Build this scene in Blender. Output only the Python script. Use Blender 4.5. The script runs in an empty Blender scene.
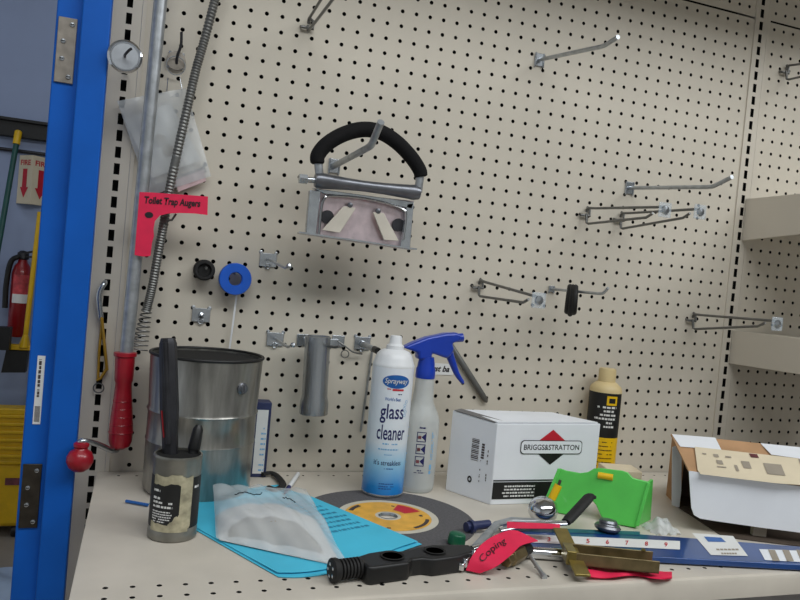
import bpy, bmesh, math, random
from mathutils import Vector, Matrix
random.seed(7)
SC = bpy.context.scene; COL = SC.collection
A = 0.0254; Z0 = 29.4 * A            # one inch hole pitch; shelf top is z = 0, pegboard face is y = 0
V = Vector
# ------------------------------------------------------------------ camera (solved from the hole grid)
F = 738.2344
CP = V((-0.12980, -1.22003, 0.33699))
RX = V((0.9407, -0.3266, 0.0916)).normalized(); FW = V((0.3301, 0.9436, -0.0258)); FW = (FW - RX * FW.dot(RX)).normalized()
DN = FW.cross(RX).normalized()
if DN.z > 0: DN = -DN
cam = bpy.data.cameras.new('camera'); co = bpy.data.objects.new('camera', cam); COL.objects.link(co)
cam.sensor_width = 36; cam.lens = F / 800 * 36; cam.clip_start = 0.02; cam.clip_end = 50
m3 = Matrix((RX, -DN, -FW)).transposed()
co.matrix_world = Matrix.Translation(CP) @ m3.to_4x4()
SC.camera = co
def ray(u, v): return RX * ((u - 400) / F) + DN * ((v - 300) / F) + FW
def W(u, v, x=None, y=None, z=None):  # where a sight line meets a world plane
    d = ray(u, v)
    if z is not None: t = (z - CP.z) / d.z
    elif y is not None: t = (y - CP.y) / d.y
    else: t = (x - CP.x) / d.x
    return CP + d * t
def Wp(u, v, o, n):
    d = ray(u, v); return CP + d * ((o - CP).dot(n) / d.dot(n))
# ------------------------------------------------------------------ materials
def lin(c):
    c = c / 255.0
    return c / 12.92 if c <= 0.04045 else ((c + 0.055) / 1.055) ** 2.4
def rgb(c): return (lin(c[0]), lin(c[1]), lin(c[2]), 1)
def mat(name, c, rough=0.5, metal=0.0, vary=0.08, scale=30, bump=0.0, bscale=200, spec=0.5, alpha=None, coat=0, trans=0.0, stretch=None):
    m = bpy.data.materials.new(name); m.use_nodes = True; n = m.node_tree.nodes; l = m.node_tree.links
    b = n['Principled BSDF']; tc = n.new('ShaderNodeTexCoord'); nz = n.new('ShaderNodeTexNoise')
    nz.inputs['Scale'].default_value = scale; nz.inputs['Detail'].default_value = 4
    src = tc.outputs['Object']
    if stretch:
        mp = n.new('ShaderNodeMapping'); mp.inputs['Scale'].default_value = stretch; l.new(src, mp.inputs[0]); src = mp.outputs[0]
    l.new(src, nz.inputs['Vector'])
    r = n.new('ShaderNodeValToRGB'); col = rgb(c)
    lo = [x * (1 - vary * 1.6) for x in col[:3]] + [1]; hi = [min(1, x * (1 + vary)) for x in col[:3]] + [1]
    r.color_ramp.elements[0].position = 0.3; r.color_ramp.elements[1].position = 0.7
    r.color_ramp.elements[0].color = lo; r.color_ramp.elements[1].color = hi
    l.new(nz.outputs['Fac'], r.inputs['Fac']); l.new(r.outputs['Color'], b.inputs['Base Color'])
    b.inputs['Roughness'].default_value = rough; b.inputs['Metallic'].default_value = metal
    b.inputs['Specular IOR Level'].default_value = spec; b.inputs['Coat Weight'].default_value = coat
    b.inputs['Transmission Weight'].default_value = trans
    if bump:
        n2 = n.new('ShaderNodeTexNoise'); n2.inputs['Scale'].default_value = bscale; l.new(src, n2.inputs['Vector'])
        bp = n.new('ShaderNodeBump'); bp.inputs['Strength'].default_value = bump; bp.inputs['Distance'].default_value = 0.002
        l.new(n2.outputs['Fac'], bp.inputs['Height']); l.new(bp.outputs['Normal'], b.inputs['Normal'])
    if alpha is not None:
        tr = n.new('ShaderNodeBsdfTransparent'); mx = n.new('ShaderNodeMixShader'); mx.inputs[0].default_value = alpha
        out = n['Material Output']; l.new(tr.outputs[0], mx.inputs[1]); l.new(b.outputs[0], mx.inputs[2]); l.new(mx.outputs[0], out.inputs['Surface'])
    return m
def grad_mat(name, stops, rough=0.3, lo=0.0, hi=1.0):      # printed colour bands along local z
    m = bpy.data.materials.new(name); m.use_nodes = True; n = m.node_tree.nodes; l = m.node_tree.links
    b = n['Principled BSDF']; tc = n.new('ShaderNodeTexCoord'); sp = n.new('ShaderNodeSeparateXYZ'); mr = n.new('ShaderNodeMapRange')
    mr.inputs['From Min'].default_value = lo; mr.inputs['From Max'].default_value = hi
    r = n.new('ShaderNodeValToRGB'); e = r.color_ramp.elements
    while len(e) < len(stops): e.new(0.5)
    for el, (p, c) in zip(e, stops): el.position = p; el.color = rgb(c)
    l.new(tc.outputs['Object'], sp.inputs[0]); l.new(sp.outputs['Z'], mr.inputs['Value']); l.new(mr.outputs[0], r.inputs[0])
    l.new(r.outputs[0], b.inputs['Base Color']); b.inputs['Roughness'].default_value = rough
    return m
M = {}
M['board'] = mat('cream_enamel_board', (206, 198, 183), 0.55, vary=0.03, scale=6, bump=0.05, bscale=400)
M['enamel'] = mat('cream_enamel_steel', (206, 198, 184), 0.4, vary=0.03, scale=5)
M['shelf'] = mat('cream_worn_shelf', (206, 198, 185), 0.42, vary=0.08, scale=9, bump=0.03)
M['void'] = mat('dark_cavity', (12, 11, 10), 0.95, vary=0)  # near-black stands in for the shade inside holes and slots
M['blue_paint'] = mat('blue_door_paint', (10, 94, 192), 0.5, vary=0.06, scale=12, bump=0.06, bscale=120, spec=0.25)
M['hinge'] = mat('satin_nickel', (158, 150, 140), 0.45, 0.5, vary=0.15, scale=60)
M['hinge_dull'] = mat('dull_bronze_nickel', (72, 66, 58), 0.45, 0.75, vary=0.2, scale=60)
M['steel'] = mat('galvanised_steel', (178, 182, 186), 0.4, 0.75, vary=0.14, scale=70)
M['zinc'] = mat('bright_zinc', (190, 195, 200), 0.25, 0.95, vary=0.08, scale=80)
M['chrome'] = mat('polished_chrome', (215, 217, 220), 0.1, 1.0, vary=0.04, scale=30)
M['wire'] = mat('grey_wire', (118, 118, 116), 0.42, 0.7, vary=0.1, scale=90)
M['pailsteel'] = mat('worn_tin', (156, 154, 148), 0.3, 0.82, vary=0.2, scale=14, stretch=(6, 6, 1), bump=0.05, bscale=40)
M['castgrey'] = mat('grey_cast_metal', (120, 122, 128), 0.35, 0.8, vary=0.1, scale=50)
M['foam'] = mat('black_foam', (15, 14, 16), 0.85, vary=0.15, spec=0.3, scale=200, bump=0.3, bscale=500)
M['black'] = mat('black_plastic', (20, 20, 21), 0.45, vary=0.2, scale=40)
M['rubber'] = mat('black_rubber', (26, 25, 25), 0.7, vary=0.2, scale=60)
M['darkmetal'] = mat('dark_filed_steel', (58, 58, 62), 0.45, 0.6, vary=0.2, scale=40)
M['red'] = mat('red_plastic', (158, 14, 34), 0.35, vary=0.1, scale=40, coat=0.2, bump=0.05)
M['pink'] = mat('fluorescent_pink_paper', (232, 30, 78), 0.7, vary=0.06, scale=40)
M['ink'] = mat('black_ink', (22, 14, 24), 0.6, vary=0.05)
M['bluetape'] = mat('blue_spool_plastic', (14, 92, 205), 0.35, vary=0.05, coat=0.2)
M['white'] = mat('white_plastic', (232, 234, 236), 0.4, vary=0.02)
M['card_white'] = mat('white_card', (236, 239, 244), 0.5, vary=0.03, scale=12)
M['inner_grey'] = mat('raw_grey_card', (120, 118, 116), 0.8, vary=0.08)
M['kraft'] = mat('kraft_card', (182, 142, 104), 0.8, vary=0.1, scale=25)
M['cream_label'] = mat('cream_shipping_label', (226, 212, 184), 0.6, vary=0.05, scale=15)
M['faint'] = mat('faint_grey_print', (158, 148, 134), 0.7, vary=0.05)
M['darkprint'] = mat('dark_print', (70, 58, 56), 0.7, vary=0.05)
M['cyan'] = mat('cyan_card', (74, 196, 228), 0.6, vary=0.05, scale=14)
M['cyan_print'] = mat('blue_faded_print', (44, 140, 176), 0.65, vary=0.05)
M['bag'] = mat('clear_plastic_film', (222, 226, 228), 0.25, vary=0.03, scale=30, alpha=0.52, bump=0.4, bscale=50)
M['bagclear'] = mat('thin_clear_film', (220, 222, 222), 0.2, vary=0.03, scale=30, alpha=0.2, bump=0.4, bscale=60)
M['paper'] = mat('white_paper', (226, 226, 224), 0.8, vary=0.03)
M['tan'] = mat('tan_contents', (150, 142, 128), 0.8, vary=0.2, scale=30)
M['navy'] = mat('navy_print', (24, 28, 92), 0.5, vary=0.03)
M['midblue'] = mat('blue_print', (22, 92, 168), 0.4, vary=0.1, scale=30)
M['paleblue'] = mat('pale_blue_print', (120, 178, 220), 0.5, vary=0.04)
M['redprint'] = mat('red_print', (196, 24, 44), 0.5, vary=0.04)
M['blackprint'] = mat('black_print', (20, 20, 20), 0.5, vary=0.04)
M['can_body'] = grad_mat('glass_cleaner_can_print', [(0.0, (30, 128, 214)), (0.08, (38, 142, 222)), (0.26, (150, 205, 238)), (0.42, (226, 234, 241)), (1.0, (232, 236, 242))], 0.3, 0.0, 0.20)
M['trigger'] = mat('blue_trigger_plastic', (8, 58, 176), 0.3, vary=0.06, coat=0.3)
M['milky'] = mat('milky_plastic', (214, 218, 216), 0.35, vary=0.02, alpha=0.62)
M['yellow'] = mat('yellow_plastic', (222, 178, 18), 0.4, vary=0.06)
M['ylabel'] = mat('yellow_label', (236, 190, 8), 0.45, vary=0.03)
M['cream_plastic'] = mat('cream_plastic', (214, 192, 142), 0.45, vary=0.05)
M['green'] = mat('bright_green_plastic', (92, 206, 88), 0.35, vary=0.05, coat=0.2)
M['dkgreen'] = mat('dark_green_plastic', (10, 92, 62), 0.4, vary=0.1)
M['abrasive'] = mat('grey_abrasive', (92, 90, 92), 0.85, vary=0.15, scale=300, bump=0.3, bscale=900)
M['dlabel'] = mat('cream_disc_label', (206, 200, 184), 0.6, vary=0.06)
M['orange'] = mat('orange_yellow_print', (230, 174, 66), 0.55, vary=0.1, scale=60)
M['brass'] = mat('zinc_yellow_steel', (150, 134, 78), 0.32, 0.8, vary=0.15, scale=60)
M['olive'] = mat('olive_passivated_steel', (138, 122, 88), 0.35, 0.75, vary=0.2, scale=50)
M['blue_card'] = mat('blue_printed_card', (24, 66, 128), 0.3, vary=0.2, scale=10, coat=0.3)
M['bg_wall'] = mat('blue_grey_wall_paint', (150, 164, 196), 0.6, vary=0.04, scale=3)
M['concrete'] = mat('grey_concrete', (150, 142, 132), 0.7, vary=0.12, scale=4, bump=0.1, bscale=40)
M['ceil'] = mat('white_ceiling', (215, 215, 212), 0.8, vary=0.03)
M['extred'] = mat('extinguisher_red', (140, 14, 22), 0.35, vary=0.06, coat=0.3)
M['greenpole'] = mat('green_broom_handle', (18, 78, 72), 0.45, vary=0.1)
M['woodpole'] = mat('pale_wood_handle', (176, 140, 92), 0.6, vary=0.12, scale=20)
M['mound_blue'] = mat('pale_blue_mound', (178, 196, 220), 0.8, vary=0.1, scale=12, bump=0.3, bscale=30)
M['satin'] = mat('satin_brushed_metal', (176, 180, 186), 0.5, 0.5, vary=0.08, scale=60)
M['strap_yellow'] = mat('worn_yellow_strap', (172, 132, 34), 0.6, vary=0.15)
M['dusk'] = mat('dark_slate_blue', (44, 52, 92), 0.5, vary=0.1)
M['sleeve'] = mat('drawn_steel', (178, 182, 186), 0.27, 0.92, vary=0.05, scale=20, stretch=(8, 8, 1))
M['shaded_card'] = mat('card_with_painted_shade', (74, 62, 52), 0.85, vary=0.15)  # shade inside the carton and under its front flap put into the colour
M['tearlabel'] = mat('torn_paper_layer', (178, 170, 142), 0.8, vary=0.25, scale=90)
M['tin_grey'] = mat('grey_tin', (142, 140, 132), 0.32, 0.7, vary=0.15, scale=40)
M['redmark'] = mat('brown_red_label', (120, 64, 70), 0.5, vary=0.3, scale=40)
# ------------------------------------------------------------------ mesh builder
class MB:
    def __init__(s): s.v = []; s.f = []; s.mi = []
    def add(s, vs, fs, mi=0):
        o = len(s.v); s.v += [V(p) for p in vs]; s.f += [[o + i for i in f] for f in fs]; s.mi += [mi] * len(fs); return s
    def box(s, c, size, R=None, mi=0):
        c = V(c); h = V(size) / 2; R = R or Matrix.Identity(3); vs = []
        for x in (-1, 1):
            for y in (-1, 1):
                for z in (-1, 1): vs.append(c + R @ V((x * h.x, y * h.y, z * h.z)))
        return s.add(vs, [(0, 1, 3, 2), (4, 6, 7, 5), (0, 4, 5, 1), (2, 3, 7, 6), (0, 2, 6, 4), (1, 5, 7, 3)], mi)
    def tube(s, pts, r, n=10, mi=0, caps=True, sy=1.0):
        pts = [V(p) for p in pts]; k = len(pts); rs = r if isinstance(r, (list, tuple)) else [r] * k
        t0 = (pts[1] - pts[0]).normalized(); up = V((0, 0, 1)) if abs(t0.z) < 0.9 else V((1, 0, 0))
        nx = t0.cross(up).normalized(); vs = []
        for i, p in enumerate(pts):
            t = ((pts[min(i + 1, k - 1)] - pts[max(i - 1, 0)])).normalized()
            nx = (nx - t * nx.dot(t)).normalized(); ny = t.cross(nx)
            for j in range(n):
                a = 2 * math.pi * j / n; vs.append(p + (nx * math.cos(a) + ny * math.sin(a) * sy) * rs[i])
        fs = [(i * n + j, i * n + (j + 1) % n, (i + 1) * n + (j + 1) % n, (i + 1) * n + j) for i in range(k - 1) for j in range(n)]
        if caps: fs += [tuple(range(n))[::-1], tuple((k - 1) * n + j for j in range(n))]
        return s.add(vs, fs, mi)
    def lathe(s, prof, o=(0, 0, 0), ax=(0, 0, 1), n=32, mi=0, closed=False):
        ax = V(ax).normalized(); o = V(o); up = V((0, 0, 1)) if abs(ax.z) < 0.9 else V((1, 0, 0))
        e1 = ax.cross(up).normalized(); e2 = ax.cross(e1); vs = []; k = len(prof)
        for r, h in prof:
            for j in range(n):
                a = 2 * math.pi * j / n; vs.append(o + ax * h + (e1 * math.cos(a) + e2 * math.sin(a)) * max(r, 1e-5))
        kk = k if closed else k - 1
        fs = [(i * n + j, ((i + 1) % k) * n + j, ((i + 1) % k) * n + (j + 1) % n, i * n + (j + 1) % n) for i in range(kk) for j in range(n)]
        if not closed:
            if prof[0][0] > 1e-4: fs.append(tuple(range(n)))
            if prof[-1][0] > 1e-4: fs.append(tuple((k - 1) * n + j for j in range(n))[::-1])
        return s.add(vs, fs, mi)
    def torus(s, c, ax, R, r, n=28, m=10, a0=0, a1=2 * math.pi, mi=0):
        ax = V(ax).normalized(); up = V((0, 0, 1)) if abs(ax.z) < 0.9 else V((1, 0, 0))
        e1 = ax.cross(up).normalized(); e2 = ax.cross(e1)
        full = abs(a1 - a0 - 2 * math.pi) < 1e-6
        if full:
            return s.lathe([(R + r * math.cos(2 * math.pi * i / m), r * math.sin(2 * math.pi * i / m)) for i in range(m)], c, ax, n, mi, True)
        return s.tube([V(c) + (e1 * math.cos(a0 + (a1 - a0) * i / n) + e2 * math.sin(a0 + (a1 - a0) * i / n)) * R for i in range(n + 1)], r, m, mi)
    def prism(s, poly, d, mi=0):          # planar 3D outline pushed by d
        poly = [V(p) for p in poly]; k = len(poly); d = V(d)
        return s.add(poly + [p + d for p in poly], [tuple(range(k)), tuple(range(2 * k - 1, k - 1, -1))] + [(i, i + k, (i + 1) % k + k, (i + 1) % k) for i in range(k)], mi)
    def grid(s, fn, nu, nv, thick=None, mi=0):
        vs = [V(fn(i / nu, j / nv)) for j in range(nv + 1) for i in range(nu + 1)]
        q = [(j * (nu + 1) + i, j * (nu + 1) + i + 1, (j + 1) * (nu + 1) + i + 1, (j + 1) * (nu + 1) + i) for j in range(nv) for i in range(nu)]
        if thick is None: return s.add(vs, q, mi)
        t = V(thick); N = len(vs); w = nu + 1
        fs = q + [tuple(N + i for i in f[::-1]) for f in q]
        rim = [i for i in range(w)] + [j * w + nu for j in range(1, nv + 1)] + [nv * w + i for i in range(nu - 1, -1, -1)] + [j * w for j in range(nv - 1, 0, -1)]
        for a, b in zip(rim, rim[1:] + rim[:1]): fs.append((a, a + N, b + N, b))
        return s.add(vs + [p + t for p in vs], fs, mi)
    def build(s, name, m, parent=None, loc=None, bevel=0, seg=2, flat=False, fix=True):
        o = V(loc) if loc is not None else (parent_loc(parent) if parent else V((0, 0, 0)))
        me = bpy.data.meshes.new(name); me.from_pydata([p - o for p in s.v], [], s.f); me.update()
        for k in (m if isinstance(m, (list, tuple)) else [m]): me.materials.append(M[k] if isinstance(k, str) else k)
        for p, i in zip(me.polygons, s.mi): p.material_index = i
        if fix:
            bm = bmesh.new(); bm.from_mesh(me); bmesh.ops.recalc_face_normals(bm, faces=bm.faces); bm.to_mesh(me); bm.free()
        if not flat:
            me.polygons.foreach_set('use_smooth', [True] * len(me.polygons)); me.set_sharp_from_angle(angle=math.radians(38))
        ob = bpy.data.objects.new(name, me); COL.objects.link(ob)
        if parent: ob.parent = parent; ob.location = o - parent_loc(parent)
        else: ob.location = o
        if bevel:
            b = ob.modifiers.new('bevel', 'BEVEL'); b.width = bevel; b.segments = seg; b.limit_method = 'ANGLE'; b.angle_limit = math.radians(35)
        return ob
def parent_loc(p):
    l = V(p.location)
    while p.parent: p = p.parent; l += V(p.location)
    return l
def tag(o, label, cat, group=None):
    o['label'] = label; o['category'] = cat
    if group: o['group'] = group
    return o
def thing(name, label, cat, loc, group=None):
    o = bpy.data.objects.new(name, None); COL.objects.link(o); o.location = V(loc); o.empty_display_size = 0.02
    return tag(o, label, cat, group)
def structure(o): o['kind'] = 'structure'; return o
def plane_map(o, e1, e2, off=0.0004):
    o, e1, e2 = V(o), V(e1), V(e2); n = e1.cross(e2).normalized() * off
    return lambda x, y: o + e1 * x + e2 * y + n
def cyl_map(c, r, th, off=0.0004):   # x runs along the wall to the right seen from outside, y is height
    return lambda x, y: V((c[0] + (r + off) * math.cos(th + x / r), c[1] + (r + off) * math.sin(th + x / r), c[2] + y))
def text(s, x, y, w, h, mp, m, name, parent, shear=0.0, thick=0.0):
    cu = bpy.data.curves.new('t', 'FONT'); cu.body = s; cu.shear = shear; cu.offset = thick; cu.resolution_u = 3
    ob = bpy.data.objects.new('t', cu); COL.objects.link(ob)
    dg = bpy.context.evaluated_depsgraph_get(); dg.update()
    me = bpy.data.meshes.new_from_object(ob.evaluated_get(dg)); bpy.data.objects.remove(ob)
    xs = [v.co.x for v in me.vertices]; ys = [v.co.y for v in me.vertices]
    x0, x1, y0, y1 = min(xs), max(xs), min(ys), max(ys); o = parent_loc(parent)
    for v in me.vertices:
        v.co = mp(x + ((v.co.x - x0) / (x1 - x0) - 0.5) * w, y + ((v.co.y - y0) / (y1 - y0) - 0.5) * h) - o
    me.materials.clear(); me.materials.append(M[m]); me.name = name
    t = bpy.data.objects.new(name, me); COL.objects.link(t); t.parent = parent; return t
def patch(mb, x0, x1, y0, y1, mp, n=1, mi=0):
    return mb.grid(lambda a, b: mp(x0 + (x1 - x0) * a, y0 + (y1 - y0) * b), n, 1, mi=mi)
def ellipse(mb, x, y, rx, ry, mp, n=32, r0=0.0, mi=0):
    vs = [mp(x + rx * k * math.cos(2 * math.pi * i / n), y + ry * k * math.sin(2 * math.pi * i / n)) for k in [r0 + (1 - r0) * q / 8 for q in range(9)] for i in range(n)]
    return mb.add(vs, [(j * n + i, j * n + (i + 1) % n, (j + 1) * n + (i + 1) % n, (j + 1) * n + i) for j in range(8) for i in range(n)], mi)
def marks(mb, x0, x1, y, h, mp, seed=0, fill=0.75, mi=0):   # a row of illegible small print
    rr = random.Random(seed); x = x0
    while x < x1:
        w = min(h * rr.uniform(0.5, 2.2), x1 - x)
        if rr.random() < fill + 0.1: patch(mb, x, x + w * 0.85, y - h / 2, y + h / 2 * rr.uniform(0.6, 1), mp, 1, mi)
        x += w * 1.1
def arc(pts, n=6):                      # Catmull-Rom through points
    pts = [V(p) for p in pts]; P = [pts[0] * 2 - pts[1]] + pts + [pts[-1] * 2 - pts[-2]]; out = []
    for i in range(1, len(P) - 2):
        for k in range(n):
            t = k / n; a, b, c, d = P[i - 1], P[i], P[i + 1], P[i + 2]
            out.append(0.5 * ((2 * b) + (c - a) * t + (2 * a - 5 * b + 4 * c - d) * t * t + (3 * b - a - 3 * c + d) * t ** 3))
    out.append(pts[-1]); return out
def rotz(a): return Matrix.Rotation(a, 3, 'Z')
def Rxyz(x, y, z): return Matrix.Rotation(z, 3, 'Z') @ Matrix.Rotation(y, 3, 'Y') @ Matrix.Rotation(x, 3, 'X')
# ------------------------------------------------------------------ room
FL, CE, BW = -0.95, 2.15, 2.62
structure(MB().box((1.0, 0.2, FL - 0.05), (9, 7.0, 0.1)).build('floor', 'concrete'))
structure(MB().box((1.0, 0.2, CE + 0.05), (9, 7.0, 0.1)).build('ceiling', 'ceil'))
structure(MB().box((1.0, BW + 0.05, (FL + CE) / 2), (9, 0.1, CE - FL)).build('wall_back', 'bg_wall'))
structure(MB().box((1.0, -3.35, (FL + CE) / 2), (9, 0.1, CE - FL)).build('wall_front', 'ceil'))
structure(MB().box((5.45, 0.2, (FL + CE) / 2), (0.1, 7.0, CE - FL)).build('wall_right', 'ceil'))
# blue door frame
fr = structure(MB().prism([(-0.272, -0.07, FL), (-0.238, -0.07, FL), (-0.238, -0.086, FL), (-0.2005, -0.086, FL), (-0.2005, -0.058, FL), (-0.272, -0.058, FL)], (0, 0, CE - FL)).build('trim_1', 'blue_paint', bevel=0.002))
fr.name = 'trim_1'
for (uv, ht, mm, holes) in (((64, 50), 0.091, 'hinge', 4), ((33, 496), 0.092, 'hinge_dull', 4)):
    c = W(*uv, y=-0.072); c.x = -0.2562
    h = MB().box((c.x, -0.0715, c.z), (0.0245, 0.003, ht)).build('hinge', mm, fr, bevel=0.0008)
    for k in range(4):
        p = V((c.x + (0.006 if k in (0, 3) else -0.004), -0.0735, c.z + ht * (0.4 - 0.267 * k)))
        MB().lathe([(0.0035, 0), (0.003, 0.001), (0.0, 0.0014)], p, (0, -1, 0), 14).box(p + V((0, -0.0016, 0)), (0.0045, 0.0008, 0.0009), mi=1).build('screw', ['zinc', 'void'], h)
st = W(39, 390, y=-0.0705)
sk = MB().box((st.x, -0.0706, st.z), (0.010, 0.0006, 0.098)).build('sticker', 'paper', fr)
mp = plane_map((st.x, -0.0706, st.z), (0, 0, 1), (-1, 0, 0), 0.0006)
b = MB()
for k in range(14): patch(b, -0.045 + k * 0.0016, -0.045 + k * 0.0016 + 0.0009, -0.0035, 0.0035, mp)
marks(b, -0.01, 0.044, 0.001, 0.0035, mp, 3); b.build('sticker_print', 'darkprint', sk, flat=True)
# ------------------------------------------------------------------ pegboard gondola
def holed(mb, ox, oz, nx, nz, px, pz, r, depth, flatfn, nh=12, edge=None):
    """grid of cells, every cell pierced by a real round hole; flatfn(x, z, d) gives the 3D point"""
    for j in range(nz):
        for i in range(nx):
            cx, cz = ox + i * px, oz + j * pz; hx, hz = px / 2, pz / 2
            ring = [flatfn(cx + r * math.cos(2 * math.pi * k / nh), cz + r * math.sin(2 * math.pi * k / nh), 0) for k in range(nh)]
            back = [flatfn(cx + r * math.cos(2 * math.pi * k / nh), cz + r * math.sin(2 * math.pi * k / nh), depth) for k in range(nh)]
            o8 = [flatfn(cx + hx * a, cz + hz * c, 0) for a, c in ((1, 0), (1, 1), (0, 1), (-1, 1), (-1, 0), (-1, -1), (0, -1), (1, -1))]
            q = nh // 4; fs = []
            for s in range(4):
                fs.append([2 * nh + 2 * s, 2 * nh + 2 * s + 1, 2 * nh + (2 * s + 2) % 8] + [(s * q + k) % nh for k in range(q, -1, -1)])
            mb.add(ring + back + o8, fs, 0)
            mb.add(ring + back, [(k, (k + 1) % nh, nh + (k + 1) % nh, nh + k) for k in range(nh)], 1)
bf = lambda x, z, d: V((x, d, z))
def strip(mb, x0, x1, z0, z1, y=0.0): mb.add([(x0, y, z0), (x1, y, z0), (x1, y, z1), (x0, y, z1)], [(0, 1, 2, 3)], 0)
def panel(x_first, nx, z_low, nz, xl, xr, zl, zr, label, name='pegboard_panel'):
    t = thing(name, label, 'pegboard', ((xl + xr) / 2, 0.006, zl), 'pegboard back panels')
    m = MB(); holed(m, x_first, z_low, nx, nz, A, A, 0.0034, 0.006, bf)
    x0, x1 = x_first - A / 2, x_first + (nx - 0.5) * A; z0, z1 = z_low - A / 2, z_low + (nz - 0.5) * A
    if xl < x0: strip(m, xl, x0, zl, zr)
    if x1 < xr: strip(m, x1, xr, zl, zr)
    if zl < z0: strip(m, x0, x1, zl, z0)
    if z1 < zr: strip(m, x0, x1, z1, zr)
    m.build('board', ['board', 'void'], t, flat=True, fix=False)
    MB().box(((xl + xr) / 2, 0.052, (zl + zr) / 2), (xr - xl, 0.004, zr - zl)).build('backing', 'void', t)
    return t
XL, XR = -7.1 * A, 40.25 * A
panel(-5 * A, 45, Z0 - 29 * A, 37, XL + 0.75 * A, XR - 0.55 * A, -0.02, 36.85 * A, 'large cream pegboard panel carrying the hooks above the work shelf')
panel(-5 * A, 45, 37.75 * A, 8, XL + 0.75 * A, XR - 0.55 * A, 37.05 * A, 45.2 * A, 'upper cream pegboard panel above the seam at top right')
panel(41.75 * A, 10, 0.45 * A, 37, XR + 0.6 * A, XR + 12 * A, -0.02, 36.95 * A, 'cream pegboard panel right of the right slotted upright')
panel(41.75 * A, 10, 37.75 * A, 8, XR + 0.6 * A, XR + 12 * A, 37.1 * A, 45.2 * A, 'narrow strip of pegboard above the seam right of the right upright')
def upright(xc, wl, wr, label):
    t = thing('slotted_upright', label, 'upright', (xc, 0.02, FL), 'slotted steel uprights')
    m = MB(); z = -0.307
    n = int((45.2 * A - z) / A)
    for k in range(n):
        z0 = z + k * A; sw, sh = 0.0042, 0.0085; zc = z0 + A / 2
        o = [(xc - wl, -0.003, z0), (xc + wr, -0.003, z0), (xc + wr, -0.003, z0 + A), (xc - wl, -0.003, z0 + A)]
        i = [(xc - sw, -0.003, zc - sh), (xc + sw, -0.003, zc - sh), (xc + sw, -0.003, zc + sh), (xc - sw, -0.003, zc + sh)]
        d = [(p[0], 0.0, p[2]) for p in i]
        m.add(o + i, [(0, 1, 5, 4), (1, 2, 6, 5), (2, 3, 7, 6), (3, 0, 4, 7)], 0)
        m.add(i + d, [(0, 1, 5, 4), (1, 2, 6, 5), (2, 3, 7, 6), (3, 0, 4, 7)], 1)
    zt = z + n * A
    m.add([(xc - wl, -0.003, z), (xc - wl, -0.003, zt), (xc - wl, 0.05, zt), (xc - wl, 0.05, z)], [(0, 1, 2, 3)])
    m.add([(xc + wr, -0.003, z), (xc + wr, -0.003, zt), (xc + wr, 0.008, zt), (xc + wr, 0.008, z)], [(0, 1, 2, 3)])
    m.build('slotted_face', ['enamel', 'void'], t, flat=True, fix=False)
    MB().box((xc - wl / 2 + wr / 2, 0.028, (FL + zt) / 2), (wl + wr - 0.002, 0.036, zt - FL)).build('post_core', 'void', t)
    MB().box((xc + wr + 0.0035, -0.001, (z + zt) / 2), (0.006, 0.004, zt - z)).build('edge_strip', 'enamel', t)
upright(XL, 0.028, 0.018, 'cream slotted upright beside the blue door frame, partly behind the auger')
upright(XR, 0.015, 0.017, 'cream slotted upright on the right between two pegboard bays')
# work shelf
SX0, SX1, SY = -6.8 * A, 39.9 * A, -0.484
t = thing('work_shelf', 'wide cream steel shelf with punched front edge holding all the tools', 'shelf', (0.4, -0.24, 0))
m = MB(); px = 1.029 * A; hx0 = -2.465 * A - 3 * px; nh = 45
sf = lambda x, y, d: V((x, y, -d))
nx = int((SX1 - hx0) / px)
def shrow(y, r): holed(m, hx0, y, nx, 1, px, A, r, 0.004, sf)
shrow(-18.05 * A, 0.0029); shrow(-17.05 * A, 0.0029); shrow(-1.0 * A, 0.0022)
x0, x1 = hx0 - px / 2, hx0 + (nx - 0.5) * px
def top(xa, xb, ya, yb): m.add([(xa, ya, 0), (xb, ya, 0), (xb, yb, 0), (xa, yb, 0)], [(0, 1, 2, 3)])
top(SX0, x0, SY, -0.0035); top(x1, SX1, SY, -0.0035); top(x0, x1, SY, -18.55 * A); top(x0, x1, -16.55 * A, -1.5 * A); top(x0, x1, -0.5 * A, -0.0035)
m.build('deck', ['shelf', 'void'], t, flat=True, fix=False)
MB().prism([(SX0, SY, 0), (SX0, SY - 0.004, -0.0015), (SX0, SY - 0.006, -0.006), (SX0, SY - 0.006, -0.028), (SX0, SY - 0.003, -0.028), (SX0, SY, -0.005)], (SX1 - SX0, 0, 0)).build('front_lip', 'shelf', t)
MB().box(((SX0 + SX1) / 2, SY / 2, -0.009), (SX1 - SX0, -SY - 0.01, 0.008)).box((SX0 + 0.0015, SY / 2, -0.016), (0.003, -SY - 0.01, 0.03)).build('underside', 'enamel', t)
t = thing('lower_shelf', 'shaded lower shelf just under the work shelf at the bottom edge', 'shelf', (0.5, -0.2, -0.4))
MB().box((0.42, -0.22, -0.40), (1.17, 0.43, 0.03)).build('deck', 'shelf', t, bevel=0.002)
MB().box((0.42, 0.003, -0.36), (1.17, 0.006, 0.66)).build('back_board', 'enamel', t)
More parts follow.
